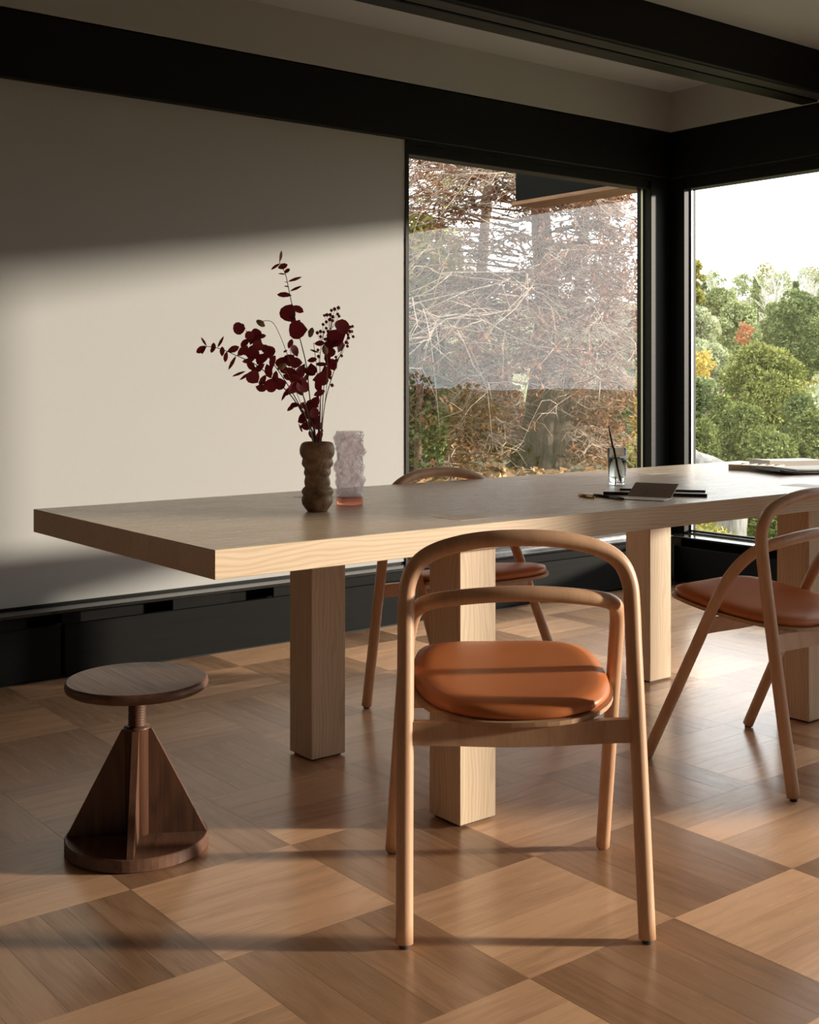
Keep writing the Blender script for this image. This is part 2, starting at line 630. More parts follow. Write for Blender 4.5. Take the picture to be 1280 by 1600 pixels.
def copy_tree(o, parent=None):
    c = o.copy()
    COL.objects.link(c)
    if parent is not None:
        c.parent = parent
        c.matrix_parent_inverse = o.matrix_parent_inverse.copy()
    for ch in list(o.children):
        copy_tree(ch, c)
    return c


# ================================================================== THE ROOM
YW, XW = 4.33, 5.19           # inner planes of the back wall and the window wall
ZBB, ZBT, ZC = 2.153, 2.406, 2.615
XL, YF = -4.2, -4.0
WX0 = 3.385                   # left edge of the back window
LEDGE = 0.25

# floor: slab plus planks laid in squares of four, direction alternating
fl = struct(box('floor', XL, XW + 0.05, YF, YW + 0.02, -0.12, -0.006, M['gap']), 'oiled oak parquet floor laid in alternating squares of planks')
TILE, G0X, G0Y = 0.4, 1.5328, 1.6024
PW = TILE / 4


def plank_verts(l, wd, top=0.0):
    g, c = 0.0001, 0.00025
    x, y = l / 2 - g, wd / 2 - g
    V = []
    for s, z in ((0, -0.012), (0, top - c), (c, top)):
        V += [(-x + s, -y + s, z), (x - s, -y + s, z), (x - s, y - s, z), (-x + s, y - s, z)]
    F = [(8, 9, 10, 11)]
    for b in (0, 4):
        for k in range(4):
            k2 = (k + 1) % 4
            F.append((b + k, b + k2, b + 4 + k2, b + 4 + k))
    return V, F


PV, PF = plank_verts(TILE, PW)
pm = {}
for key in ('oak_a', 'oak_b'):
    me = bpy.data.meshes.new('plank')
    me.from_pydata(PV, [], PF)
    me.materials.append(M[key])
    pm[key] = me
planks = []
for i in range(-14, 10):
    for j in range(-14, 8):
        cx, cy = G0X + (i + 0.5) * TILE, G0Y + (j + 0.5) * TILE
        along_x = (i + j) % 2 == 0
        for k in range(4):
            o_ = (k - 1.5) * PW
            x, y = (cx, cy + o_) if along_x else (cx + o_, cy)
            if x > XW + 0.02 or y > YW - 0.02 or x < XL or y < YF:
                continue
            d = CA * x + SA * y
            r = SA * x - CA * y
            vis = d > 1.85 and abs(r / d) < 0.40
            planks.append((0 if vis else 1, d, x, y, along_x))
planks.sort()
near = [p for p in planks if p[0] == 0][:300]
rest = planks[len(near):]
for _, d, x, y, ax in near:
    o = bpy.data.objects.new('plank', pm['oak_a' if ax else 'oak_b'])
    COL.objects.link(o)
    o.parent = fl
    o.location = (x, y, 0)
    o.rotation_euler = (0, 0, 0 if ax else PI / 2)
V, F, GA, SH, MI = [], [], [], [], []
for _, d, x, y, ax in rest:
    b = len(V)
    r = rng.random()
    for (px, py, pz) in PV:
        V.append((x + px, y + py, pz) if ax else (x - py, y + px, pz))
        GA.append((px + r * 20, py, pz))
        SH.append(r)
    for f in PF:
        F.append(tuple(b + q for q in f))
        MI.append(0 if ax else 1)
po = mk('plank_field', V, F, [M['oak_a2'], M['oak_b2']], fl)
po.data.polygons.foreach_set('material_index', MI)
a_ = po.data.attributes.new('grain', 'FLOAT_VECTOR', 'POINT')
a_.data.foreach_set('vector', [c for g in GA for c in g])
a_ = po.data.attributes.new('shade', 'FLOAT', 'POINT')
a_.data.foreach_set('value', SH)
po['kind'] = 'stuff'

# walls, ceiling
bm = bmesh.new()
box_bm(bm, XL, WX0 - 0.012, YW, YW + 0.2, LEDGE + 0.0085, ZBB + 0.02)
box_bm(bm, XL, XW + 0.2, YW - 0.03, YW + 0.2, ZBT - 0.01, ZC + 0.05)
struct(bm_obj('wall_back', bm, M['wall']), 'warm white painted wall behind the table')
bm = bmesh.new()
box_bm(bm, XW - 0.034, XW + 0.2, YF, YW + 0.19, ZBT - 0.01, ZC + 0.05)
box_bm(bm, XW, XW + 0.2, YF, YW + 0.2, -0.1, LEDGE - 0.02)
struct(bm_obj('wall_right', bm, M['wall']), 'upper white strip and low parapet of the window wall')
struct(box('wall_left', XL - 0.2, XL, YF - 0.2, YW + 0.2, -0.1, ZC + 0.05, M['dark_wall']), 'far side wall out of view on the left')
struct(box('wall_front', XL - 0.2, XW + 0.2, YF - 0.2, YF, -0.1, ZC + 0.05, M['dark_wall']), 'wall behind the viewer')
struct(box('ceiling', XL - 0.2, XW + 0.25, YF - 0.2, YW + 0.25, ZC, ZC + 0.15, M['ceiling']), 'grey white plastered ceiling')
# unseen solid pier added to the window wall to block part of the sun
BLOCK_PIER0, BLOCK_PIER1 = -0.20, 1.34
struct(box('blocking_pier', XW - 0.01, XW + 0.14, BLOCK_PIER0, BLOCK_PIER1, LEDGE, ZBB, M['black']), 'added black pier out of view, blocking part of the sun')

# dark beams
struct(box('trim_2', XL, XW + 0.1, YW - 0.03, YW + 0.16, ZBB, ZBT, M['black'], bev=0.004), 'black wooden beam running above the white wall')
struct(box('trim_3', XW - 0.034, XW + 0.16, YF, YW - 0.03, ZBB, ZBT, M['black'], bev=0.004), 'black wooden beam running above the corner window')
bm = bmesh.new()
box_bm(bm, XL, XW - 0.03, 3.31, 3.485, ZBT + 0.012, ZC + 0.03, 0.006)
box_bm(bm, XL, XW - 0.03, 3.40, 3.49, ZBT, ZBT + 0.03, 0.004)
t4 = struct(bm_obj('trim_4', bm, M['black']), 'black wooden ceiling beam crossing in front of the back wall')
box('reflection_strip', XL, XW - 0.04, 3.318, 3.39, ZBT + 0.006, ZBT + 0.0125, M['black_sheen'], t4)  # thin strip painting the reflected streak on the beam's underside

# ledges and lower panels (black convector covers)
struct(box('trim_5', XL, XW - 0.11, YW - 0.115, YW + 0.06, LEDGE - 0.012, LEDGE, M['black_gloss'], bev=0.002), 'narrow black window ledge along the back wall')
struct(box('trim_6', XW - 0.115, XW + 0.06, YF, YW + 0.06, LEDGE - 0.012, LEDGE, M['black_gloss'], bev=0.002), 'narrow black window ledge along the window wall')
struct(box('trim_7', XL, WX0 - 0.02, YW + 0.006, YW + 0.19, LEDGE - 0.002, LEDGE + 0.008, M['black']), 'black shadow gap between white wall and ledge')
bb = struct(box('baseboard_back', XL, XW - 0.02, YW - 0.03, YW + 0.05, 0, LEDGE - 0.013, M['black_panel']), 'black backing board under the ledge')
segs = [(-4.0, 0.35), (0.36, 1.72), (1.735, 3.30), (3.315, 5.06)]
for a, b in segs:
    box('panel', a, b, YW - 0.108, YW - 0.088, 0.012, 0.196, M['black_panel'], bb, bev=0.002)
box('panel_plinth', XL, XW - 0.1, YW - 0.085, YW - 0.03, 0.0, 0.03, M['black'], bb)
for a, b in ((0.35, 1.6), (1.73, 1.80), (2.17, 2.42), (2.62, 2.70), (2.9, 3.31)):
    box('panel_rail', a, b, YW - 0.100, YW - 0.04, 0.197, 0.236, M['black_panel'], bb)
br = struct(box('baseboard_right', XW - 0.03, XW - 0.001, YF, YW - 0.1, 0, LEDGE - 0.013, M['black_panel']), 'black backing board under the corner window')
for k in range(6):
    y1 = YW - 0.115 - k * 1.36
    box('panel', XW - 0.108, XW - 0.088, y1 - 1.35, y1, 0.012, 0.196, M['black_panel'], br, bev=0.002)

# windows
ZG0, ZG1 = 0.266, 2.10
w1 = struct(empty('window_1', (0, 0, 0)), 'large fixed black framed window at the end of the white wall')
box('frame_head', WX0 - 0.012, 5.05, YW + 0.012, YW + 0.10, ZG1 - 0.006, ZBB, M['black'], w1, bev=0.003)
box('frame_inner_bead', WX0, 5.05, YW - 0.005, YW + 0.014, ZBB - 0.018, ZBB, M['black'], w1)
box('frame_sill', WX0 - 0.012, 5.05, YW + 0.006, YW + 0.10, LEDGE - 0.02, LEDGE + 0.009, M['black_gloss'], w1, bev=0.001)
box('glazing_bead', WX0, 5.04, YW + 0.046, YW + 0.066, LEDGE + 0.008, ZG0, M['black'], w1)
box('frame_jamb', WX0 - 0.014, WX0 + 0.004, YW - 0.006, YW + 0.12, LEDGE, ZBB, M['black'], w1)
box('frame_jamb', 5.035, 5.17, YW + 0.0, YW + 0.10, LEDGE, ZBB, M['black'], w1, bev=0.003)
box('glass_spacer', 5.026, 5.031, YW + 0.050, YW + 0.062, ZG0, ZG1, M['spacer'], w1)
box('pane', WX0, 5.036, YW + 0.053, YW + 0.059, ZG0 - 0.005, ZG1 + 0.005, M['pane'], w1)
w2 = struct(empty('window_2', (0, 0, 0)), 'long black framed corner window facing the wooded valley')
Y0, Y1 = YF, 4.245
box('frame_head', XW + 0.012, XW + 0.10, Y0, Y1 + 0.08, ZG1 - 0.006, ZBB, M['black'], w2, bev=0.003)
box('frame_inner_bead', XW - 0.005, XW + 0.014, Y0, Y1, ZBB - 0.018, ZBB, M['black'], w2)
box('frame_sill', XW + 0.006, XW + 0.10, Y0, Y1 + 0.08, LEDGE - 0.02, LEDGE + 0.009, M['black_gloss'], w2, bev=0.001)
box('glazing_bead', XW + 0.046, XW + 0.066, Y0, Y1, LEDGE + 0.008, ZG0, M['black'], w2)
box('frame_jamb', XW + 0.0, XW + 0.10, Y1 - 0.01, Y1 + 0.086, LEDGE, ZBB, M['black'], w2, bev=0.003)
box('corner_post', XW - 0.022, XW + 0.10, YW, YW + 0.10, LEDGE, ZBB, M['black'], w2, bev=0.003)
box('glass_spacer', XW + 0.050, XW + 0.062, Y1 - 0.020, Y1 - 0.012, ZG0, ZG1, M['spacer'], w2)
for a, b in ((BLOCK_PIER1, Y1 - 0.012), (-2.1, BLOCK_PIER0), (YF, -2.16)):
    box('pane', XW + 0.053, XW + 0.059, a, b, ZG0 - 0.005, ZG1 + 0.005, M['pane'], w2)
for a in (-2.16,):
    box('mullion', XW + 0.012, XW + 0.10, a, a + 0.06, ZG0 - 0.01, ZG1 + 0.01, M['black'], w2)

# ================================================================== TABLE
TX0, TX1, TY0, TY1, TZ, TT = 1.2026, 4.195, 2.1653, 3.134, 0.74, 0.060
tb = tag(empty('dining_table', (TX0, TY0, 0)), 'long pale ash dining table with four square block legs', 'table')
box('tabletop', 0, TX1 - TX0, 0, TY1 - TY0, TZ - TT, TZ, M['ash'], tb, bev=0.0012)
for lx0, lx1 in ((1.908, 2.025), (3.343, 3.458)):
    for ly0, ly1 in ((2.236, 2.353), (2.880, 2.994)):
        lg = box('leg', -(lx1 - lx0) / 2, (lx1 - lx0) / 2, -(ly1 - ly0) / 2, (ly1 - ly0) / 2, 0.006, TZ - TT - 0.0002, M['ash_leg'], tb, bev=0.002)
        lg.location = ((lx0 + lx1) / 2 - TX0, (ly0 + ly1) / 2 - TY0, 0)
        box('leg_glide', -0.048, 0.048, -0.048, 0.048, 0.0, 0.007, M['rubber'], lg)
        box('through_tenon', -0.05, 0.05, -0.05, 0.05, TZ - 0.003, TZ + 0.0004, M['ash_leg'], lg)

# ================================================================== CHAIRS


def make_chair():
    root = empty('dining_chair', (0, 0, 0))
    R = 0.0168
    # rear frame: both back legs and the top rail are one bent hoop
    rr = [(.2335, 0, .008), (.2318, .032, .20), (.2295, .064, .40), (.2275, .088, .55), (.2265, .099, .63),
          (.2225, .103, .675), (.207, .102, .711), (.176, .098, .737), (.125, .090, .7555), (.065, .082, .766), (0, .079, .7690)]
    path = rr + [(-x, y, z) for x, y, z in rr[-2::-1]]
    tube('rear_hoop', catmull(path, 5), R, M['chair'], root, 16)
    # front frame: both front legs sweep back and join as the lower rail
    fr = [(.243, .470, .008), (.236, .395, .165), (.2285, .312, .34), (.2215, .238, .495), (.2160, .193, .565),
          (.2070, .150, .610), (.1900, .120, .632), (.160, .102, .643), (.110, .090, .651), (.055, .084, .656), (0, .082, .658)]
    path = fr + [(-x, y, z) for x, y, z in fr[-2::-1]]
    tube('front_hoop', catmull(path, 5), lambda s: 0.0158, M['chair'], root, 16)

    # crossbars under the seat
    def bar(y, half, zc, tilt):
        V, F = [], []
        n = 14
        for i in range(n + 1):
            u = -1 + 2 * i / n
            x = half * u
            sag = 0.006 * (math.cos(PI * u) * 0.5 + 0.5)
            zt = zc + 0.022 - sag * 1.3
            zb = zc - 0.022 - sag
            for (yy, zz) in ((y - .009 - tilt * .02, zb), (y + .009 - tilt * .02, zb), (y + .009 + tilt * .02, zt), (y - .009 + tilt * .02, zt)):
                V.append((x, yy, zz))
        for i in range(n):
            for k in range(4):
                a, b = i * 4 + k, i * 4 + (k + 1) % 4
                F.append((a, b, b + 4, a + 4))
        F += [(3, 2, 1, 0), (n * 4, n * 4 + 1, n * 4 + 2, n * 4 + 3)]
        return mk('crossbar', V, F, M['chair'], root)
    bar(.063, .222, .391, 0.16)
    bar(.288, .222, .400, -0.45)

    # seat: ply shell and leather pad
    def outline(th):
        c, s = math.cos(th), math.sin(th)
        # superellipse, wide in the middle, squarer in front, rounder at the back
        n = 4.2 if s > 0 else 2.7
        q = (abs(c) ** n + abs(s) ** n) ** (-1 / n)
        x, y = q * c, q * s
        wx = 0.205 - (0.030 * max(0, y) ** 2)
        return Vector((x * wx, 0.262 + y * (0.212 if y > 0 else 0.214), 0))

    def surf(x, y):
        t_ = (y - .05) / .42
        z = .410 + .056 * t_ + .010 * max(0, -t_ + .45)
        z += .16 * x * x
        z -= .006 * max(0, t_ - .85) / .15
        return z
    NT_, NR = 56, 9

    def disc(scale, zoff_fn, V):
        idx = []
        for r in range(NR + 1):
            ring = []
            for k in range(NT_):
                o_ = outline(2 * PI * k / NT_)
                cx, cy = 0, .262
                f = scale * r / NR
                x, y = cx + (o_.x - cx) * f, cy + (o_.y - cy) * f
                if r == 0:
                    if k == 0:
                        ring.append(len(V))
                        V.append((x, y, surf(x, y) + zoff_fn(0)))
                    continue
                ring.append(len(V))
                V.append((x, y, surf(x, y) + zoff_fn(r / NR)))
            idx.append(ring)
        return idx

    def disc_faces(idx, F, flip=False):
        for a, b in zip(idx[:-1], idx[1:]):
            for k in range(NT_):
                k2 = (k + 1) % NT_
                f = (a[0], b[k], b[k2]) if len(a) == 1 else (a[k], b[k], b[k2], a[k2])
                F.append(f[::-1] if flip else f)
    V, F = [], []
    top = disc(1.03, lambda r: 0.0, V)
    bot = disc(1.03, lambda r: -0.009, V)
    disc_faces(top, F)
    disc_faces(bot, F, True)
    for k in range(NT_):
        k2 = (k + 1) % NT_
        F.append((top[-1][k2], top[-1][k], bot[-1][k], bot[-1][k2]))
    sh = mk('seat_shell', V, F, M['ply'], root)
    V, F = [], []
    prof = lambda r: 0.031 - 0.005 * r * r - 0.007 * max(0, (r - .80) / .20) ** 2.6
    top = disc(0.985, prof, V)
    bot = disc(0.975, lambda r: 0.0008, V)
    disc_faces(top, F)
    disc_faces(bot, F, True)
    # rounded side
    mid = []
    for k in range(NT_):
        o_ = outline(2 * PI * k / NT_)
        x, y = (o_.x) * 1.0, .262 + (o_.y - .262) * 1.0
        mid.append(len(V))
        V.append((x, y, surf(x, y) + 0.0075))
    for k in range(NT_):
        k2 = (k + 1) % NT_
        F.append((top[-1][k2], top[-1][k], mid[k], mid[k2]))
        F.append((mid[k2], mid[k], bot[-1][k], bot[-1][k2]))
    mk('seat_pad', V, F, M['leather'], root, True)
    for (x, y) in ((.2335, 0), (-.2335, 0), (.243, .470), (-.243, .470)):
        g = lathe('foot_glide', [(0, 0), (.010, 0), (.010, .0095), (0, .0095)], 16, M['rubber'], root, smooth=False)
        g.location = (x, y, 0)
    return root


ch1 = make_chair()
CH = [(ch1, 1.618, 1.700, 54.4, 'light wood hoop back chair with cognac leather seat, nearest, seen from behind'),
      (None, 2.9415, 1.862, 91.5, 'light wood hoop back chair on the right, drawn up to the near table side'),
      (None, 2.5985, 3.245, 270.5, 'light wood hoop back chair on the far side of the table, below the window')]
for o, x, y, h, lab in CH:
    if o is None:
        o = copy_tree(ch1)
    o.location = (x, y, 0)
    o.rotation_euler = (0, 0, math.radians(h - 90))
    tag(o, lab, 'chair', 'hoop back dining chairs')

# ================================================================== STOOL
st = tag(empty('screw_stool', (1.2494, 2.6155, 0), math.radians(59)), 'low walnut screw stool with round seat and finned cone base', 'stool')
lathe('base_disc', [(0, 0.001), (.158, 0.001), (.163, .004), (.163, .029), (.161, .031), (0, .031)], 64, M['walnut_top'], st, smooth=False)
for k in range(4):
    b0, b1 = 0.162, 0.034
    z0, z1 = 0.031, 0.274
    hw = 0.0075
    V = [(.012, -hw, z0), (b0 - .003, -hw, z0), (b1, -hw, z1), (.012, -hw, z1), (.012, hw, z0), (b0 - .003, hw, z0), (b1, hw, z1), (.012, hw, z1)]
    F = [(0, 1, 2, 3), (7, 6, 5, 4), (1, 5, 6, 2), (0, 4, 5, 1), (3, 2, 6, 7), (0, 3, 7, 4)]
    o = mk('fin', V, F, M['walnut'], st)
    o.rotation_euler = (0, 0, k * PI / 2)
lathe('column', [(0, .031), (.028, .031), (.028, .272), (.030, .274), (.030, .279), (0, .279)], 32, M['walnut'], st)
prof = [(0, .279)]
z = .280
while z < .366:
    prof += [(.0172, z), (.0205, z + .0022), (.0205, z + .0036), (.0172, z + .0058)]
    z += .0062
prof += [(0, .368)]
lathe('screw_thread', prof, 32, M['walnut'], st)
seat = lathe('seat', [(0, .366), (.155, .366), (.161, .370), (.1635, .378), (.162, .386), (.158, .390), (0, .390)], 72, M['walnut_top'], st)
seat.data.polygons.foreach_set('use_smooth', [abs(p.normal.z) < 0.9 for p in seat.data.polygons])
seat.rotation_euler = (0, 0, 0.5)

# ================================================================== THINGS ON THE TABLE
PXM = 3.155 / 1908.2
hv = [(691, 20), (693, 24), (697, 26), (703, 27), (709, 26.5), (714, 24.5), (717, 22.5), (720, 23.5), (725, 25), (729, 23.8), (732, 21), (735, 21), (739, 22), (743, 21), (745.5, 19.2),
      (748, 19.6), (753, 20.6), (758, 20), (761, 18.8), (764, 22), (768, 24.5), (772, 24), (775, 22), (778, 23.2), (783, 24.5), (789, 23.5), (795, 20), (799, 17), (801, 15.5)]
prof = [((h_ * PXM), (801 - y_) * PXM * 0.985) for y_, h_ in hv[::-1]]
prof = [(0, 0)] + prof + [(0.026, prof[-1][1] - 0.003), (0.024, prof[-1][1] - 0.03), (0.024, 0.02), (0, 0.018)]
vx, vy = 1.762, 2.632
va = tag(empty('ceramic_vase', (vx, vy, TZ)), 'mottled brown bulging ceramic vase holding the dried bouquet', 'vase')
lathe('vase_body', prof, 48, M['ceramic'], va, wob=lambda a, z, r: 0.0012 * math.sin(2 * a + z * 60) + 0.0007 * math.sin(5 * a + 90 * z))
VTOP = TZ + prof[len(hv)][1]

gx, gy = 1.928, 2.722
gv = tag(empty('glass_vase', (gx, gy, TZ)), 'pale pink rippled glass vase standing empty behind the brown one', 'vase')


def wobg(a, z, r):
    return 0.0030 * math.sin(3 * a + 70 * z) + 0.0022 * math.sin(5 * a - 110 * z + 1) + 0.0024 * math.sin(2 * a + 150 * z) + 0.0014 * math.sin(9 * a + 240 * z + 2 * math.sin(3 * a)) + 0.0010 * math.sin(13 * a - 190 * z)


prof = [(0.030, .021)]
nz = 72
for i in range(nz + 1):
    z = .021 + (.199 - .021) * i / nz
    prof.append((.0378 + .0012 * math.sin(z * 85), z))
prof += [(.0350 + .0012 * math.sin(z_ * 85), z_) for z_ in [.1975 - (.1975 - .03) * i / nz for i in range(nz + 1)]]
prof += [(0.030, .0235), (0, .0230), (0, .021), (0.030, .021)]
lathe('vase_body', prof, 96, M['pink_glass'], gv, wob=lambda a, z, r: wobg(a, z, r) * min(1, max(0, (z - .02) / .02)) * (1 if z < .19 else .4))
lathe('glass_foot', [(0, 0), (.034, 0), (.0365, .003), (.0365, .017), (.034, .0205), (0, .0205)], 48, M['pink_base'], gv)

# --- dried bouquet, every stem a thing of its own
LEAF = {}


def leaf_mesh(kind):
    if kind in LEAF:
        return LEAF[kind]
    if kind == 'round':
        out = [(0, 0), (.25, .34), (.52, .50), (.80, .47), (1.0, .30), (1.06, .0)]
        out = [(a * .95, b * 1.0) for a, b in out]
    elif kind == 'heart':
        out = [(0, 0), (-.10, .20), (.02, .42), (.30, .50), (.62, .38), (.88, .14), (1.04, .0)]
    elif kind == 'oval':
        out = [(0, 0), (.2, .17), (.5, .27), (.8, .2), (1.0, 0)]
    else:
        out = [(0, 0), (.2, .075), (.5, .115), (.8, .075), (1.0, 0)]
    V, F = [], []
    for (a, b) in out:
        V.append((a, 0, -0.06 * math.sin(a * PI) + .05 * a * a))
    n = len(out)
    L, R_ = {}, {}
    for i, (a, b) in enumerate(out):
        if b > 0:
            L[i] = len(V)
            V.append((a, b, .16 * b + .06 * a * a))
            R_[i] = len(V)
            V.append((a, -b, .16 * b + .06 * a * a))
    for i in range(n - 1):
        for D, fl_ in ((L, False), (R_, True)):
            f = [i, i + 1] + ([D[i + 1]] if i + 1 in D else []) + ([D[i]] if i in D else [])
            if len(f) >= 3:
                F.append(tuple(f[::-1] if fl_ else f))
    me = bpy.data.meshes.new('leaf')
    me.from_pydata(V, [], F)
    me.materials.append(M['red_leaf'])
    me.polygons.foreach_set('use_smooth', [True] * len(me.polygons))
    LEAF[kind] = me
    return me


BD = 3.155                                   # depth of the vase axis
RIGHT = Vector((SA, -CA, 0))
FWD = Vector((CA, SA, 0))
UP = Vector((0, 0, 1))


def bpt(px, py, off=0.0):
    return uv3(px, py, BD + off)


def eucalyptus(label, pts, leaves, spread):
    """pts: (px, py, depth offset); leaves: (kind, root px, py, tip px, py, depth offset, roll)"""
    root = tag(empty('eucalyptus_stem', (vx, vy, TZ + 0.03)), label, 'dried stem')
    loc = Vector((vx, vy, TZ + 0.03))
    base = Vector((rng.uniform(-.008, .008), rng.uniform(-.008, .008), 0.002))
    path = catmull([base] + [bpt(*p) - loc for p in pts], 5)
    tube('stem', path, lambda s: 0.0017 - 0.0010 * s, M['red_stem'], root, 6)
    for kind, ax, ay, bx, by, off, roll in leaves:
        A, B = bpt(ax, ay, off) - loc, bpt(bx, by, off + rng.uniform(-.012, .012)) - loc
        ln = (B - A).length
        xax = (B - A).normalized()
        nrm = (-FWD * 1.0 + UP * rng.uniform(-.3, .5) + RIGHT * rng.uniform(-.4, .4))
        nrm = (nrm - xax * nrm.dot(xax)).normalized()
        nrm = Matrix.Rotation(roll, 3, xax) @ nrm
        yax = nrm.cross(xax)
        m = Matrix((xax, yax, nrm)).transposed().to_4x4()
        o = bpy.data.objects.new('leaf', leaf_mesh(kind))
        COL.objects.link(o)
        o.parent = root
        o.matrix_local = Matrix.Translation(A) @ m @ Matrix.Diagonal((ln, ln, ln, 1))
    return root


R0 = lambda a=.5: rng.uniform(-a, a)
lv = [('oval', 437, 409, 439, 391, 0, .9), ('oval', 438, 412, 424, 422, 0, .8), ('oval', 434, 419, 450, 413, 0, .2), ('oval', 444, 427, 453, 420, 0, .4),
      ('oval', 446, 429, 435, 428, 0, .7), ('lance', 450, 440, 472, 432, 0, .3), ('lance', 451, 441, 444, 441, 0, .6), ('lance', 453, 455, 472, 446, 0, .3),
      ('lance', 452, 448, 444, 447, 0, .3), ('oval', 456, 462, 433, 461, 0, .9), ('round', 457, 475, 446, 501, .01, .1), ('oval', 457, 478, 475, 488, -.01, .4),
      ('round', 462, 506, 452, 496, 0, .9), ('round', 481, 515, 452, 516, -.01, .15), ('oval', 463, 507, 469, 500, .01, .2)]
eucalyptus('tall burgundy eucalyptus stem rising highest in the brown vase',
           [(494, 690, 0), (484, 620, 0), (479, 572, 0), (467, 522, 0), (460, 492, 0), (452, 456, 0), (446, 428, 0), (437, 410, 0), (439, 396, 0)], lv, 0)
lv = [('oval', 323, 541, 307, 551, 0, .3), ('lance', 323, 541, 314, 527, 0, .2), ('oval', 320, 541, 316, 554, 0, .2), ('oval', 332, 542, 331, 552, -.01, .2), ('oval', 333, 550, 334, 535, .01, .2),
      ('lance', 340, 543, 350, 525, 0, .2), ('oval', 347, 557, 347, 541, 0, .2), ('oval', 355, 550, 374, 542, 0, .2), ('oval', 355, 549, 352, 566, 0, .2), ('lance', 369, 556, 357, 578, 0, .2),
      ('oval', 371, 556, 388, 540, 0, .2), ('lance', 384, 580, 363, 589, 0, .2), ('lance', 391, 582, 374, 594, -.02, .2)]
for (cx, cy, s) in [(388, 563, 20), (398, 553, 22), (404, 575, 24), (413, 560, 23), (396, 590, 22), (410, 594, 21), (420, 580, 24), (427, 568, 20), (431, 590, 22), (422, 602, 22), (408, 605, 18),
                    (438, 600, 20), (402, 540, 18), (393, 572, 20), (414, 545, 17), (385, 555, 16)]:
    a = rng.uniform(0, 2 * PI)
    lv.append((rng.choice(('round', 'round', 'heart', 'heart', 'oval')), cx - s * .5 * math.cos(a), cy - s * .5 * math.sin(a), cx + s * .5 * math.cos(a), cy + s * .5 * math.sin(a), R0(.035), R0(1.15)))
eucalyptus('burgundy eucalyptus stem reaching far left with a thin bare tip',
           [(489, 690, 0), (472, 645, .0), (452, 615, .0), (425, 590, .0), (400, 570, 0), (380, 560, 0), (366, 554, 0), (350, 547, 0), (336, 543, 0), (322, 541, 0)], lv, 0)
lv = [('round', 384, 513, 364, 514, 0, .1), ('oval', 380, 514, 379, 505, .01, .2), ('round', 383, 528, 396, 520, -.01, .3), ('round', 396, 529, 404, 515, 0, .2), ('oval', 400, 526, 416, 524, .01, .3),
      ('round', 404, 524, 402, 541, 0, .2), ('oval', 390, 529, 376, 542, 0, .3), ('oval', 394, 532, 391, 539, 0, .3), ('round', 422, 560, 420, 541, .02, .5), ('oval', 427, 556, 421, 540, 0, .2),
      ('round', 390, 520, 399, 535, .02, .3)]
eucalyptus('burgundy eucalyptus stem ending in a tuft of leaves at upper left',
           [(491, 690, .01), (476, 650, .02), (455, 610, .03), (430, 572, .03), (408, 543, .02), (395, 527, .01), (384, 516, 0)], lv, 0)
lv = [('oval', 451, 545, 456, 529, 0, .3), ('oval', 449, 547, 443, 551, 0, .3)]
for (cx, cy, s) in [(460, 549, 20), (453, 562, 20), (442, 565, 19), (463, 566, 20), (470, 578, 22), (484, 580, 22), (487, 576, 16), (455, 580, 20), (464, 594, 24), (458, 606, 22), (472, 600, 22),
                    (450, 590, 18), (476, 590, 20), (446, 578, 16), (465, 612, 20)]:
    a = rng.uniform(0, 2 * PI)
    lv.append((rng.choice(('round', 'round', 'heart', 'heart', 'oval')), cx - s * .5 * math.cos(a), cy - s * .5 * math.sin(a), cx + s * .5 * math.cos(a), cy + s * .5 * math.sin(a), R0(.03) - .02, R0(1.15)))
lv += [('lance', 452, 604, 440, 627, -.02, .2), ('oval', 455, 606, 446, 618, -.03, .3)]
eucalyptus('bushy burgundy eucalyptus stem in the middle of the brown vase',
           [(493, 690, -.01), (482, 645, -.02), (470, 605, -.02), (460, 575, -.02), (453, 545, -.01)], lv, 0)
lv = []
for (cx, cy, s) in [(535, 512, 26), (528, 526, 28), (520, 538, 24), (530, 542, 18), (512, 560, 20), (520, 570, 20), (510, 580, 18), (500, 592, 22), (497, 604, 20), (506, 568, 18), (515, 552, 16)]:
    a = rng.uniform(0, 2 * PI)
    lv.append((rng.choice(('round', 'round', 'heart', 'heart', 'oval')), cx - s * .5 * math.cos(a), cy - s * .5 * math.sin(a), cx + s * .5 * math.cos(a), cy + s * .5 * math.sin(a), R0(.03), R0(1.15)))
lv += [('oval', 480, 564, 496, 561, 0, .2), ('oval', 491, 537, 508, 536, 0, .2), ('oval', 490, 618, 508, 610, -.01, .2), ('lance', 484, 546, 498, 551, 0, .2)]
eucalyptus('burgundy eucalyptus stem leaning right with a large leaf at its tip',
           [(498, 690, .0), (500, 640, .0), (503, 600, .0), (510, 565, .0), (522, 535, 0), (534, 512, 0)], lv, 0)
lv = []
for (cx, cy, s) in [(456, 637, 18), (462, 634, 14), (488, 633, 20), (482, 640, 16), (494, 626, 16), (473, 655, 18), (482, 662, 20), (488, 654, 18), (470, 667, 13), (494, 662, 16), (492, 645, 16), (503, 671, 9), (478, 648, 14)]:
    a = rng.uniform(0, 2 * PI)
    lv.append((rng.choice(('round', 'round', 'heart', 'heart', 'oval')), cx - s * .5 * math.cos(a), cy - s * .5 * math.sin(a), cx + s * .5 * math.cos(a), cy + s * .5 * math.sin(a), R0(.02), R0(1.15)))
lv += [('oval', 491, 688, 482, 674, -.01, .3), ('oval', 495, 690, 503, 672, -.01, .3), ('oval', 468, 640, 476, 628, 0, .3)]
eucalyptus('short burgundy eucalyptus stem low at the mouth of the brown vase',
           [(492, 690, -.01), (486, 668, -.01), (478, 648, -.01), (466, 634, -.01)], lv, 0)

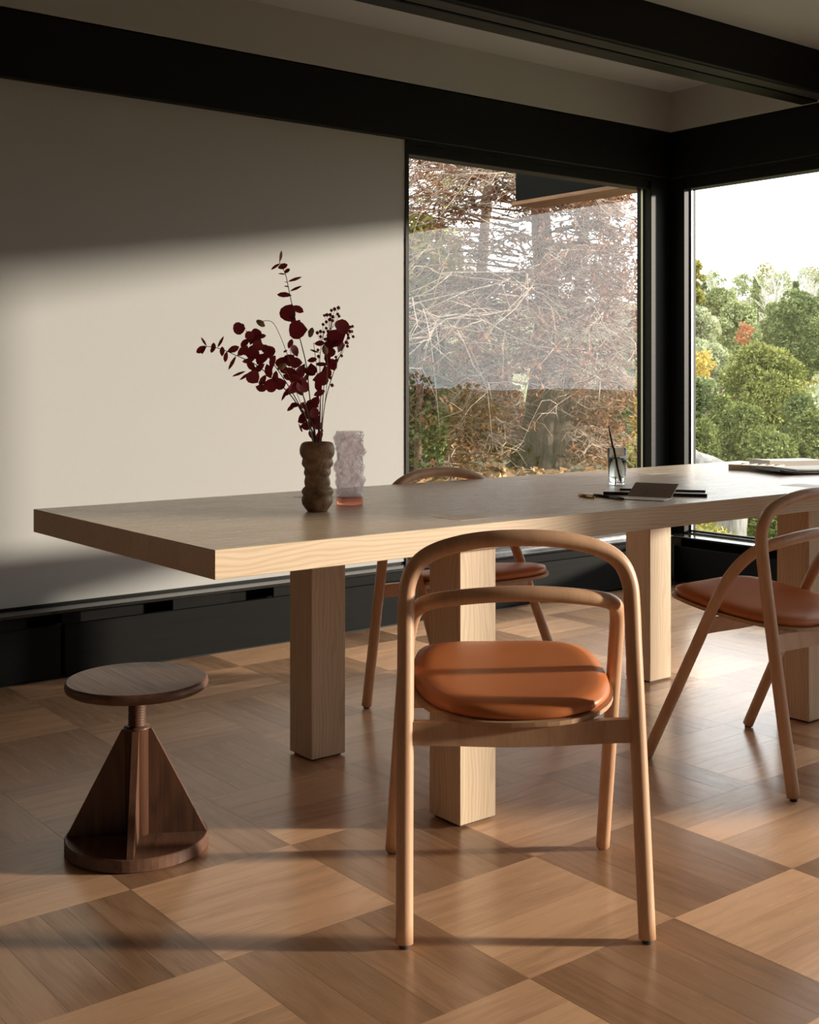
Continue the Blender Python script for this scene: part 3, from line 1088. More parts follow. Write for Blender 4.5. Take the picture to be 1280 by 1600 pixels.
bme = bpy.data.meshes.new('berry')
bm = bmesh.new()
bmesh.ops.create_icosphere(bm, subdivisions=1, radius=1.0)
bm.to_mesh(bme)
bm.free()
bme.materials.append(M['berry'])
bme.polygons.foreach_set('use_smooth', [True] * len(bme.polygons))


def berry_sprig(label, stem, berries):
    loc = Vector((vx, vy, TZ + 0.03))
    root = tag(empty('berry_sprig', loc), label, 'dried stem')
    path = catmull([Vector((rng.uniform(-.006, .006), rng.uniform(-.006, .006), .004))] + [bpt(*p) - loc for p in stem], 5)
    V, F = tube_data(path, lambda s: 0.0016 - .0009 * s, 5)
    for bx, by, k in berries:
        p = bpt(bx, by, R0(.02)) - loc
        q = path[int(len(path) * k)]
        tube_data([q, (q + p) / 2 + Vector((0, 0, -.004)), p], 0.0005, 4, V, F)
        o = bpy.data.objects.new('berry', bme)
        COL.objects.link(o)
        o.parent = root
        o.location = p
        s = rng.uniform(.0042, .0056)
        o.scale = (s, s, s)
    mk('stalk', V, F, M['pink_stem'], root, True)


berry_sprig('crimson berry sprig standing upright behind the eucalyptus', [(499, 690, .015), (501, 620, .02), (500, 560, .02), (505, 525, .02)],
            [(496, 520, .9), (501, 518, .9), (506, 519, .95), (501, 526, .9), (508, 530, .9), (497, 547, .8), (498, 557, .7), (505, 507, .95), (510, 503, .95), (511, 530, .9), (513, 518, .95)])
berry_sprig('crimson berry sprig with the highest cluster of berries', [(501, 690, .0), (505, 620, .01), (510, 560, .01), (518, 505, .01)],
            [(507, 493, .95), (511, 492, .95), (516, 492, .97), (518, 485, .97), (523, 483, .97), (529, 481, .98), (528, 491, .95), (530, 494, .95), (516, 499, .95), (520, 495, .95), (515, 500, .9), (520, 501, .9), (510, 513, .9)])
berry_sprig('crimson berry sprig arching out to the right edge', [(502, 690, -.01), (508, 630, -.01), (522, 580, -.01), (540, 535, -.01), (547, 512, -.01)],
            [(547, 511, .97), (551, 510, .98), (547, 518, .95), (552, 526, .95), (545, 528, .9), (543, 536, .9), (543, 541, .85), (541, 535, .85), (534, 556, .8), (525, 558, .75), (526, 563, .75), (522, 569, .7), (524, 574, .65), (516, 590, .6), (519, 602, .5), (544, 523, .9), (550, 518, .95)])


def grass(label, stem, head, ang):
    loc = Vector((vx, vy, TZ + 0.03))
    root = tag(empty('bunny_tail_grass', loc), label, 'dried stem')
    pts = [Vector((rng.uniform(-.006, .006), rng.uniform(-.006, .006), .006))] + [bpt(*p) - loc for p in stem]
    tube('stalk', catmull(pts, 6), 0.0008, M['straw_stem'], root, 5)
    V, F = [], []
    n, m_ = 10, 10
    for i in range(n + 1):
        u = i / n
        r = .0078 * math.sin(PI * min(1, u * .92 + .06)) ** .7
        for k in range(m_):
            a = 2 * PI * k / m_
            rr = r * (1 + .15 * rng.uniform(-1, 1))
            V.append((rr * math.cos(a), rr * math.sin(a), -.012 + .026 * u))
    for i in range(n):
        for k in range(m_):
            F.append((i * m_ + k, i * m_ + (k + 1) % m_, (i + 1) * m_ + (k + 1) % m_, (i + 1) * m_ + k))
    F += [tuple(range(m_))[::-1], tuple(n * m_ + k for k in range(m_))]
    o = mk('seed_head', V, F, M['tuft'], root, True)
    o.location = bpt(*head) - loc
    o.rotation_euler = Euler((0, 0, 0))
    o.rotation_mode = 'AXIS_ANGLE'
    o.rotation_axis_angle = (ang, *(-FWD))


grass('pale bunny tail grass nodding over at upper left', [(490, 690, -.02), (474, 620, -.03), (455, 570, -.03), (440, 530, -.02), (428, 506, -.02), (418, 501, -.02), (411, 502, -.02)], (407, 505, -.02), -2.2)
grass('pale bunny tail grass pointing up beside the tall stem', [(497, 690, .0), (497, 600, .0), (490, 535, .0)], (486, 520, .0), -.3)
grass('pale bunny tail grass in front of the right hand leaves', [(500, 690, -.03), (509, 620, -.04), (512, 570, -.04), (510, 555, -.04)], (508, 547, -.04), .25)
grass('pale bunny tail grass in front of the left leaf mass', [(489, 690, -.03), (466, 620, -.04), (450, 585, -.04), (443, 578, -.04)], (440, 573, -.04), -1.0)

# --- drinking glass with water and a brush
gx, gy = at(964.5, 3.945)
gl_ = tag(empty('drinking_glass', (gx, gy, TZ)), 'clear drinking glass of water with a dark brush in it', 'glass')
H = .119
lathe('glass_body', [(0, 0), (.024, 0), (.0262, .002), (.0325, H - .001), (.0318, H), (.0311, H - .001), (.0252, .010), (.023, .008), (0, .008)], 48, M['clear'], gl_)
lathe('water', [(0, .0082), (.0228, .0082), (.0249, .0102), (.0293, .084), (0, .084)], 48, M['water'], gl_)
loc = Vector((gx, gy, TZ))
b1 = uv3(969, 753, 3.945) + Vector((0, 0, .002))
b0 = uv3(951, 665, 3.945)
br_ = tag(empty('paint_brush', b1), 'slim black paint brush leaning in the water glass', 'brush')
p_ = [(b1 - b1) + (b0 - b1) * s for s in (0.14, .3, .55, .8, 1.0)]
V, F = tube_data(p_, [.0024, .0032, .0040, .0034, .0018], 10)
mk('handle', V, F, M['pen'], br_, True)
V, F = tube_data([(b0 - b1) * s for s in (0.0, .05, .10, .15)], [.0006, .0028, .0030, .0026], 10)
mk('bristles', V, F, M['bristle'], br_, True)


def book(name, label, c, yaw, ln, wd, th, cover, page, r=0.0025, z=TZ):
    """c = centre; local x along the length"""
    root = tag(empty(name, (c[0], c[1], z), yaw), label, 'notebook')
    cv = 0.0012
    bm = bmesh.new()
    box_bm(bm, -ln / 2, ln / 2, -wd / 2, wd / 2, 0, cv)
    bm_obj('back_cover', bm, cover[1], root)
    box('pages', -ln / 2 + .002, ln / 2 - .002, -wd / 2 + .001, wd / 2 - .002, cv, th - cv, page, root)
    box('front_cover', -ln / 2, ln / 2, -wd / 2, wd / 2, th - cv, th, cover[0], root, bev=.0004)
    box('spine', -ln / 2, ln / 2, -wd / 2 - .0012, -wd / 2 + .0005, 0, th, cover[1], root)
    return root


A = Vector(at(943, 3.598)).to_3d()
B = Vector(at(1105, 3.525)).to_3d()
yawb = math.atan2((B - A).y, (B - A).x)
nb = Vector((-math.sin(yawb), math.cos(yawb), 0))
c = (A + B) / 2 + nb * .085
book('notebook', 'large black edged notebook with pale cover lying lowest under the open sketchbook', c, yawb, (B - A).length, .168, .0092, (M['cover_silver'], M['cover_black']), M['paper_w'])
A2 = Vector(at(969, 3.640)).to_3d()
B2 = Vector(at(1102, 3.562)).to_3d()
c2 = (A2 + B2) / 2 + nb * .058
book('notebook', 'smaller grey notebook stacked on the large black edged one', c2, yawb, (B2 - A2).length, .112, .0062, (M['cover_grey'], M['cover_black']), M['paper_w'], z=TZ + .0094)

# open sketchbook: flat leaf on the table, the other half leaning back on the stack
s0 = uv3(980, 775, 3.525)
s1 = uv3(1049, 778.5, 3.465)
ux = Vector((s1.x - s0.x, s1.y - s0.y, 0))
W_ = ux.length
yw_ = math.atan2(ux.y, ux.x)
ob = tag(empty('open_sketchbook', (s0.x, s0.y, TZ), yw_), 'open brown sketchbook leaning back against the notebook stack', 'sketchbook')
box('flat_page', -.002, W_, -.072, .004, 0.0006, .0026, M['paper'], ob, bev=.0005)
hh = .090
th = math.radians(24)
V, F = [], []
n = 8
for i in range(n + 1):
    u = i / n
    yy = hh * u * math.cos(th)
    zz = .0032 + hh * u * math.sin(th) * (1 - .10 * u)
    for (x, t_) in ((0, 0), (W_, 0), (W_, .007), (0, .007)):
        V.append((x, yy + t_ * math.sin(th) * (1 if t_ else 0), zz - t_ * math.cos(th) * .0 + (0 if t_ == 0 else 0)))
for i in range(n):
    for k in range(4):
        a, b = i * 4 + k, i * 4 + (k + 1) % 4
        F.append((a, b, b + 4, a + 4))
F += [(3, 2, 1, 0), (n * 4, n * 4 + 1, n * 4 + 2, n * 4 + 3)]
mk('page_block', V, F, M['paper'], ob)
V2, F2 = [], []
for i in range(n + 1):
    u = i / n
    yy = hh * u * math.cos(th) - .0008
    zz = .0040 + hh * u * math.sin(th) * (1 - .10 * u)
    V2 += [(0.001, yy, zz), (W_ - .001, yy, zz), (W_ - .001, yy + .0006, zz - .0007), (.001, yy + .0006, zz - .0007)]
mk('written_page', V2, F, M['kraft'], ob)


def pen(name, label, p0, p1, r, mats, cat='pen'):
    a, b = uv3(*p0), uv3(*p1)
    a.z = b.z = 0
    root = tag(empty(name, (a.x, a.y, TZ + r), math.atan2((b - a).y, (b - a).x)), label, cat)
    L = (b - a).length
    X_ = lambda *s: [Vector((L * q, 0, 0)) for q in s]
    V, F = tube_data(X_(0, .02, .55), [r * .8, r, r], 14)
    mk('barrel', V, F, mats[0], root, True)
    V, F = tube_data(X_(.555, .96, 1), [r * .97, r * .92, r * .6], 14)
    mk('cap', V, F, mats[1], root, True)
    box('clip', L * .57, L * .9, -.0013, .0013, r * .95, r * 1.22, mats[2], root)
    return root


pen('ink_pen', 'short brass pen lying leftmost near the table edge', (905, 774.5, 3.555), (929, 783, 3.475), .0042, (M['brass'], M['brass'], M['pen']))
pen('ink_pen', 'black pen lying beside the brass pen', (928, 776, 3.555), (975, 785, 3.435), .0040, (M['pen'], M['pen'], M['pen']))

# palette tray and magazines at the far right end
A = Vector(at(1138.5, 4.565)).to_3d()
B = Vector(at(1209, 4.455)).to_3d()
yt = math.atan2((B - A).y, (B - A).x)
L = (B - A).length
tr_ = tag(empty('palette_tray', (A.x, A.y, TZ), yt), 'taupe paint tray with a row of square wells near the far end', 'tray')
bm = bmesh.new()
wd, ht = .105, .0205
box_bm(bm, 0, L, 0, wd, 0, .006)
box_bm(bm, 0, L, 0, .012, .006, ht)
box_bm(bm, 0, L, wd - .012, wd, .006, ht)
nc = 5
cell = (L - .012) / nc
for k in range(nc + 1):
    box_bm(bm, k * cell, k * cell + .012, .012, wd - .012, .006, ht)
bm_obj('tray_body', bm, M['tray'], tr_)
for k in range(nc):
    box('paint_pan', k * cell + .0125, (k + 1) * cell - .0005, .0125, wd - .0125, .0062, .010, [M['cover_black'], M['cover_grey'], M['paper_w'], M['tray'], M['cover_sand']][k], tr_)


def magazine(label, px, d, yaw, ln, wd, z, th, lift, mat, mat2):
    x, y = at(px, d)
    root = tag(empty('magazine', (x, y, z), yaw), label, 'magazine')
    for nm, o0, t_, mt in (('pages', 0.0, th, mat2), ('cover', th, .0009, mat)):
        V, F = [], []
        n = 14
        for i in range(n + 1):
            u = i / n
            up_ = lift * max(0, 1 - u * 2.2) ** 2
            for (yy, zz) in ((0, o0), (wd, o0), (wd, o0 + t_), (0, o0 + t_)):
                V.append((ln * u, yy, zz + up_))
        for i in range(n):
            for k in range(4):
                a, b = i * 4 + k, i * 4 + (k + 1) % 4
                F.append((a, b, b + 4, a + 4))
        F += [(3, 2, 1, 0), (n * 4, n * 4 + 1, n * 4 + 2, n * 4 + 3)]
        mk(nm, V, F, mt, root)
    return root


magazine('thick magazine with curling sand cover lying lowest by the tray', 1219, 4.30, math.radians(-24), .31, .21, TZ, .0075, .012, M['cover_sand'], M['cover_black'])
magazine('sand coloured booklet lying behind the magazine pile', 1203, 4.67, math.radians(-18), .26, .13, TZ, .022, .004, M['cover_sand'], M['cover_grey'])
magazine('white sheeted booklet lying on top of the magazine pile', 1245, 4.33, math.radians(-20), .24, .17, TZ + .0125, .004, .002, M['paper_w'], M['cover_grey'])

# ================================================================== OUTSIDE
nrg = np.random.RandomState(11)


def smooth01(a, b, x):
    t_ = np.clip((x - a) / (b - a), 0, 1)
    return t_ * t_ * (3 - 2 * t_)


DK = [0, 5.5, 8, 14, 25, 40, 70, 100, 150, 230, 400]
ZK = [-0.1, -0.1, -0.2, -1.3, -2.6, -3.2, -2.6, 1.6, 10.0, 13.0, 14]
ZK1 = [0.1, 0.2, 0.33, 0.55, 1.0, 1.6, 3.0, 5.0, 10.0, 13.0, 14]
ZK2 = [-0.1, -0.1, -0.4, -1.6, -4, -6, -7.0, -6, -4, -3, -3]


def ground_z(x, y):
    x, y = np.asarray(x, float), np.asarray(y, float)
    d = np.hypot(x, y)
    az = np.degrees(np.arctan2(y, x))
    za, zb, zc_ = np.interp(d, DK, ZK), np.interp(d, DK, ZK1), np.interp(d, DK, ZK2)
    f = smooth01(36.5, 43.5, az)
    z = za * (1 - f) + zb * f
    g = smooth01(22, 4, az) if False else 1 - smooth01(2, 20, az)
    z = z * (1 - g) + zc_ * g
    # unseen rise added behind the house to darken the corner window's reflection
    z = z + smooth01(92, 112, az) * np.interp(d, [9, 40, 120], [0, 17, 50])
    z = z + 0.12 * np.sin(x * .9 + y * .4) * np.clip((d - 6) / 10, 0, 1) + .5 * np.sin(x * .13 + 1) * np.cos(y * .11) * np.clip((d - 20) / 40, 0, 1)
    return z


rad = np.concatenate([np.linspace(4.6, 20, 36), np.linspace(21, 80, 40), np.linspace(84, 400, 30)])
azs = np.radians(np.linspace(-100, 172, 240))
RR, AA = np.meshgrid(rad, azs, indexing='ij')
GX, GY = RR * np.cos(AA), RR * np.sin(AA)
GZ = ground_z(GX, GY)
# keep the ground below the room where the house stands
outside = np.maximum(GX - XW - 0.25, GY - YW - 0.25)
GZ = np.minimum(GZ, -0.35 + 1.4 * np.maximum(outside, 0))
V = np.stack([GX, GY, GZ], -1).reshape(-1, 3)
nr, na = RR.shape
F = []
for i in range(nr - 1):
    for j in range(na - 1):
        a = i * na + j
        F.append((a, a + na, a + na + 1, a + 1))
g_ = mk('ground', V.tolist(), F, M['soil'], None, True)
struct(g_, 'leaf strewn hillside falling away into a wooded valley outside')


def leaf_cloud(name, cen, rad_, per, size, mat, parent, aspect=2.2, shell=.82, flat=False, squash=.8, sub=0.0):
    """little blades scattered over the shells of clumps; cen (n,3), rad_ (n,)"""
    cen, rad_ = np.asarray(cen, float), np.asarray(rad_, float)
    n = len(cen) * per
    c = np.repeat(cen, per, 0)
    r = np.repeat(rad_, per)
    dv = nrg.normal(size=(n, 3))
    dv /= np.linalg.norm(dv, axis=1, keepdims=True)
    rr = r * (shell + (1 - shell) * nrg.rand(n) ** .5)
    p = c + dv * rr[:, None] * np.array([1, 1, squash])
    if flat:
        p = c + np.stack([dv[:, 0] * r, dv[:, 1] * r, nrg.rand(n) * .03], 1)
        p[:, 2] = ground_z(p[:, 0], p[:, 1]) + .01 + nrg.rand(n) * .04
    if flat:
        ok = ~((p[:, 0] < XW + .45) & (p[:, 1] < YW + .45)) & (np.hypot(p[:, 0] - tx, p[:, 1] - ty) > .55)
        p, dv = p[ok], dv[ok]
        n = len(p)
    a = dv * .8 + nrg.normal(size=(n, 3)) * .55
    if flat:
        a = nrg.normal(size=(n, 3)) * np.array([1, 1, .35])
    a /= np.linalg.norm(a, axis=1, keepdims=True)
    b = np.cross(a, nrg.normal(size=(n, 3)))
    b /= np.linalg.norm(b, axis=1, keepdims=True) + 1e-9
    s = size * (.6 + .8 * nrg.rand(n))[:, None]
    a, b = a * s, b * s / aspect
    V = np.stack([p - a, p + b, p + a, p - b], 1).reshape(-1, 3)
    me = bpy.data.meshes.new(name)
    me.vertices.add(4 * n)
    me.vertices.foreach_set('co', V.ravel())
    me.loops.add(4 * n)
    me.loops.foreach_set('vertex_index', np.arange(4 * n, dtype=np.int32))
    me.polygons.add(n)
    me.polygons.foreach_set('loop_start', np.arange(0, 4 * n, 4, dtype=np.int32))
    me.update()
    me.validate()
    sh = np.clip(nrg.rand(n) * .7 + .3 * (dv[:, 2] * .5 + .5) * 0 + .15, 0, 1)
    at_ = me.attributes.new('shade', 'FLOAT', 'FACE')
    at_.data.foreach_set('value', sh)
    o = link(name, me, mat, parent)
    o['kind'] = 'stuff'
    return o


def trunk_part(root, h, r, lean=(0, 0), mat=None, name='trunk', sides=8):
    pts = [Vector((lean[0] * u ** 1.5 + .02 * h * math.sin(3 * u + h), lean[1] * u ** 1.5 + .02 * h * math.cos(4 * u), h * u - .25 * (u == 0))) for u in (0, .15, .3, .5, .7, .85, 1)]
    return tube(name, catmull(pts, 3), lambda s: r * (1 - .8 * s) * (1.25 if s < .04 else 1), mat or M['bark'], root, sides)


def crown_clumps(h0, h1, wid, n, shape='dome'):
    cs, rs = [], []
    for k in range(n):
        u = (k + nrg.rand()) / n
        z = h0 + (h1 - h0) * u
        if shape == 'dome':
            w = wid * math.sqrt(max(.05, 1 - (u * 1.0) ** 2.4)) * (.55 + .45 * min(1, u * 4))
        elif shape == 'cone':
            w = wid * (1.03 - u)
        else:
            w = wid * math.sin(PI * (u * .85 + .1))
        a = nrg.rand() * 2 * PI
        q = w * (.45 + .5 * nrg.rand())
        cs.append((q * math.cos(a), q * math.sin(a), z))
        rs.append(max(.12, wid * (.26 + .22 * nrg.rand()) * (1.0 if shape != 'cone' else (1.1 - .8 * u))))
    return cs, rs


def tree(name, label, cat, px, d, top, bot, width, mat, n=26, per=150, leaf=None, shape='dome', group=None, trunk=True, base=None):
    """a tree whose crown covers picture rows top..bot and is width pixels wide when d metres away"""
    x, y = at(px, d)
    gz = float(ground_z(x, y)) if base is None else base
    zt, zb = zat(top, d), zat(bot, d)
    if trunk:
        gz = min(gz, zb - .15)
    else:
        gz = min(gz, zb) - .05
        n = int(n * min(2.2, (zt - gz) / max(.1, zt - zb)))
        zb = gz + .05
    root = tag(empty(name, (x, y, gz)), label, cat, group)
    W = width * d / 1908.2 / 2
    cs, rs = crown_clumps(zb - gz + W * .25, zt - gz - W * .22, W * .85, n, shape)
    leaf_cloud('foliage', cs, rs, int(per * 1.25), leaf or max(.035, d * .0017), mat, root)
    if trunk:
        trunk_part(root, (zt - gz) * .9, max(.03, W * .10))
    return root


# --- near slope seen through the corner window
TR = [
    ('pine_bush', 'rounded yellow green pine, brightest and nearest through the corner window', 'tree', 1192, 26, 537, 690, 150, 'bright', 50, 380, 'dome'),
    ('pine_bush', 'dark bushy pine low at the left edge of the corner window', 'tree', 1095, 25, 590, 705, 92, 'deep', 30, 260, 'dome'),
    ('pine_tree', 'tall dark green pine at the right edge of the corner window', 'tree', 1246, 52, 455, 600, 108, 'deep', 34, 230, 'dome'),
    ('pine_tree', 'mid green pine with layered crown left of the dark tall pine', 'tree', 1152, 60, 470, 548, 88, 'pine', 28, 190, 'dome'),
    ('pine_tree', 'flat topped green pine standing above the red rowan', 'tree', 1126, 72, 450, 500, 62, 'pine', 22, 170, 'dome'),
    ('pine_tree', 'loose pale green pine just right of the black corner post', 'tree', 1090, 58, 480, 560, 76, 'pale', 24, 170, 'dome'),
    ('pine_tree', 'pale bushy pine below the flat topped green pine', 'tree', 1108, 46, 535, 610, 84, 'pale', 24, 190, 'dome'),
    ('rowan_tree', 'small red leaved rowan between the pines', 'tree', 1166, 48, 503, 542, 40, 'red', 12, 14, 'oval'),
    ('birch_tree', 'small yellow leaved birch at left below the pale pine', 'tree', 1102, 36, 548, 592, 48, 'yellow', 14, 34, 'oval'),
    ('birch_tree', 'yellow leaved birch beside the black post, low on the slope', 'tree', 1081, 40, 540, 580, 34, 'yellow', 10, 34, 'oval'),
    ('pine_tree', 'grey green pine behind the tall dark pine on the right', 'tree', 1215, 75, 470, 540, 70, 'pine', 22, 170, 'dome'),
    ('pine_tree', 'green pine cut by the right picture edge', 'tree', 1290, 62, 440, 560, 90, 'pine', 26, 170, 'dome'),
    ('spruce_tree', 'thin pointed spruce just above the tall dark pine', 'tree', 1244, 84, 440, 480, 20, 'deep', 16, 90, 'cone'),
    ('spruce_tree', 'grey green spruce in the middle of the bare birches', 'tree', 1182, 98, 430, 500, 40, 'pine', 20, 100, 'cone'),
    ('pine_tree', 'sparse brownish pine at the left end of the ridge', 'tree', 1086, 70, 407, 480, 40, 'olive', 18, 110, 'dome'),
    ('juniper_bush', 'bushy green juniper low below the bright rounded pine', 'shrub', 1160, 19, 628, 725, 120, 'juniper', 34, 260, 'dome'),
    ('juniper_bush', 'bushy green juniper low at the right picture edge', 'shrub', 1262, 18, 640, 735, 120, 'juniper', 34, 260, 'dome'),
    ('juniper_bush', 'bushy green juniper low beside the black corner post', 'shrub', 1095, 17, 655, 730, 90, 'juniper', 28, 250, 'dome'),
    ('juniper_bush', 'low green juniper just above the paint tray', 'shrub', 1205, 15, 672, 745, 120, 'juniper', 30, 240, 'dome'),
    ('juniper_bush', 'dark green juniper between bright pine and right edge', 'shrub', 1250, 23, 612, 700, 90, 'deep', 28, 240, 'dome'),
    ('juniper_bush', 'shady juniper left of the bright rounded pine', 'shrub', 1130, 22, 615, 690, 70, 'juniper', 24, 220, 'dome'),
    ('juniper_bush', 'juniper beyond the right picture edge', 'shrub', 1340, 20, 600, 720, 140, 'juniper', 30, 200, 'dome'),
    ('pine_bush', 'pine beyond the right picture edge', 'tree', 1380, 40, 480, 640, 150, 'pine', 34, 200, 'dome'),
]
for (nm, lab, cat, px, d, top, bot, wd_, mt, n_, per_, shp) in TR:
    tree(nm, lab, cat, px, d, top, bot, wd_, FOL[mt], n_, per_, None, shp, trunk=cat == 'tree')

# forest covering the middle and the far ridge: individual trees sharing three crowns
protos = []
for k, (mt, shp) in enumerate((('pine', 'dome'), ('pale', 'dome'), ('deep', 'cone'), ('olive', 'dome'), ('pale', 'cone'))):
    root = empty('forest_pine', (0, 0, 0))
    cs, rs = crown_clumps(1.6, 5.6, 1.7, 18, shp)
    leaf_cloud('foliage', cs, rs, 60, .20, FOL[mt], root)
    trunk_part(root, 5.2, .12, sides=5)
    protos.append(root)
FL = {0: 'mid green pine, one of many on the far wooded hillside', 1: 'pale green pine, one of many on the far wooded hillside', 2: 'dark pointed spruce, one of many on the far wooded hillside',
      3: 'olive green pine, one of many on the far wooded hillside', 4: 'pale pointed spruce, one of many on the far wooded hillside'}
used = set()
far_all = []
spots = []
for d in (44, 56, 68, 80, 92, 104, 118, 132, 146, 160):
    px = 1040 + rng.uniform(0, 20)
    while px < 1400:
        spots.append((px, d + rng.uniform(-4, 4)))
        px += (3.6 * 1908 / d) * rng.uniform(.75, 1.25)
for px, d in spots:
    x, y = at(px, d)
    k = rng.choice([0, 0, 1, 1, 2, 3, 4] if d > 90 else [0, 1, 1, 3])
    z = float(ground_z(x, y))
    s = rng.uniform(.7, 1.15) * (1.0 if d > 70 else .85)
    zmax = zat(409 + rng.uniform(0, 22), d)
    if d < 130:
        zmax = zat(438 + rng.uniform(0, 40) + (130 - d) * .9, d)
    s = max(.35, min(s, (zmax - z) / 5.9)) if zmax > z else .35
    if k in used:
        o = copy_tree(protos[k])
    else:
        o = protos[k]
        used.add(k)
    o.location = (x, y, z - .1)
    o.scale = (s, s, s)
    o.rotation_euler = (0, 0, rng.uniform(0, 6.28))
    tag(o, None, 'tree', 'trees of the far hillside')
    far_all.append((('pine', FL[k].split(',')[0]), 'far ridge' if d > 125 else 'upper slope' if d > 96 else 'middle slope' if d > 70 else 'lower slope', px, o))


# bare birches on the far slope
def twiggy(root, h, r, nb, mat, spread=.5, name='trunk', seed=1, sides=4):
    q = random.Random(seed)
    V, F = [], []
    main = catmull([Vector((0, 0, -.2)), Vector((q.uniform(-.1, .1), q.uniform(-.1, .1), h * .5)), Vector((q.uniform(-.3, .3), q.uniform(-.3, .3), h))], 5)
    tube_data(main, lambda s: r * (1 - .85 * s), 5, V, F)
    for k in range(nb):
        i = q.randrange(int(len(main) * .3), len(main) - 1)
        a = q.uniform(0, 2 * PI)
        L = h * q.uniform(.15, .38)
        dv = Vector((math.cos(a) * spread, math.sin(a) * spread, q.uniform(.5, 1.0))).normalized()
        p0 = main[i]
        tube_data([p0, p0 + dv * L * .5, p0 + dv * L + Vector((0, 0, L * .15))], lambda s: r * .4 * (1 - .7 * s), 3, V, F)
        for j in range(3):
            p1 = p0 + dv * L * q.uniform(.3, .9)
            a2 = a + q.uniform(-1, 1)
            d2 = Vector((math.cos(a2) * .6, math.sin(a2) * .6, q.uniform(.3, 1))).normalized()
            tube_data([p1, p1 + d2 * L * .4], r * .22, 3, V, F)
    return mk(name, V, F, mat, root)


bp = None
taken = [at(*p) for p in spots]
for k in range(400):
    d = rng.uniform(86, 128)
    px = rng.uniform(1110, 1310)
    x, y = at(px, d)
    if len(taken) > len(spots) + 15 or any(math.hypot(x - a, y - b) < 3.1 for a, b in taken):
        continue
    taken.append((x, y))
    if bp is None:
        bp = o = empty('bare_birch', (0, 0, 0))
        twiggy(o, 6.0, .09, 30, M['grey_twig'], .38, 'trunk', 3)
    else:
        o = copy_tree(bp)
    z = float(ground_z(x, y))
    o.location = (x, y, z)
    s = max(.5, min(1.1, (zat(432 + rng.uniform(0, 35), d) - z) / 6.2))
    o.scale = (s, s, s)
    o.rotation_euler = (0, 0, rng.uniform(0, 6.28))
    tag(o, None, 'tree', 'bare birches of the far hillside')
    far_all.append((('birch', 'leafless silvery birch'), 'upper slope', px, o))
ORD = ['first', 'second', 'third', 'fourth', 'fifth', 'sixth', 'seventh', 'eighth', 'ninth', 'tenth', 'eleventh', 'twelfth', 'thirteenth', 'fourteenth', 'fifteenth', 'sixteenth', 'seventeenth', 'eighteenth']
seen_n = {}
for (kd, what), band, px, o in sorted(far_all, key=lambda e: e[2]):
    n_ = seen_n.get((what, band), 0)
    seen_n[(what, band)] = n_ + 1
    o['label'] = what + ' on the ' + band + ', ' + ORD[min(n_, 17)] + ' of its kind there from the left'

# trees on the sunward slope (seen only as a reflection in the back window)
for k, (az, d, hgt, mt) in enumerate(((-30, 46, 5.5, 'pine'), (-43, 52, 6.8, 'olive'), (-52, 44, 6.2, 'pale'), (-60, 50, 7.2, 'pine'), (-47, 62, 8.2, 'rust'), (-36, 66, 7.4, 'pale'), (-56, 70, 8.4, 'olive'))):
    x, y = d * math.cos(math.radians(az)), d * math.sin(math.radians(az))
    z = float(ground_z(x, y))
    root = tag(empty('slope_tree', (x, y, z)), ['green pine', 'olive tree crown', 'pale pine', 'broad green pine', 'rust leaved tree', 'pale tall pine', 'tall olive crown'][k] + ' on the sunny slope, mirrored in the back window', 'tree')
    cs, rs = crown_clumps(1.0, hgt - .8, 3.0, 26, 'dome')
    leaf_cloud('foliage', cs, rs, 110, .16, FOL[mt], root)
    trunk_part(root, hgt * .85, .16)

SKY_BLOCK = ((12.6, -17.2, 13.0, 2.9, 'deep', 'tall deep green spruce on the sunny side'), (7.0, -20.5, 12.0, 3.0, 'dark', 'tall blackish spruce on the sunny side'))  # unseen spruces added to keep sky out of the back pane's reflection
for (x, y, hgt, wd_, mt, lab) in SKY_BLOCK:
    z = float(ground_z(x, y))
    root = tag(empty('spruce_tree', (x, y, z)), lab + ', added out of view to block reflected sky', 'tree')
    cs, rs = crown_clumps(.3, hgt - .8, wd_, 54, 'dome')
    leaf_cloud('foliage', cs, rs, 150, .22, FOL[mt], root, aspect=1.6)
    trunk_part(root, hgt * .85, .2)

# --- the tangled old conifer just outside the back window
tx, ty = at(842, 9.2)
tz = float(ground_z(tx, ty)) - .1
ot = tag(empty('old_conifer', (tx, ty, tz)), 'old tangled conifer with a thick trunk and dead drooping branches', 'tree')
V, F = [], []
n, m_ = 26, 22
for i in range(n + 1):
    u = i / n
    z = -.15 + 5.6 * u
    r = (.060 + .180 * math.exp(-max(z, 0) * 1.25) - .03 * u)
    for k in range(m_):
        a = 2 * PI * k / m_
        rr = r * (1 + .20 * math.sin(5 * a + z * 1.6) + .14 * math.sin(8 * a - z * 2.9) + .12 * rng.uniform(-1, 1))
        V.append((rr * math.cos(a) + .07 * math.sin(z * 1.3), rr * math.sin(a) - .05 * math.sin(z * 1.7), z))
for i in range(n):
    for k in range(m_):
        F.append((i * m_ + k, i * m_ + (k + 1) % m_, (i + 1) * m_ + (k + 1) % m_, (i + 1) * m_ + k))
mk('trunk', V, F, M['bark'], ot, True)
needle_c, needle_r = [], []


def shows_right(p):
    """picture column of a world point"""
    return 640 + 1908.2 * (SA * p.x - CA * p.y) / (CA * p.x + SA * p.y)


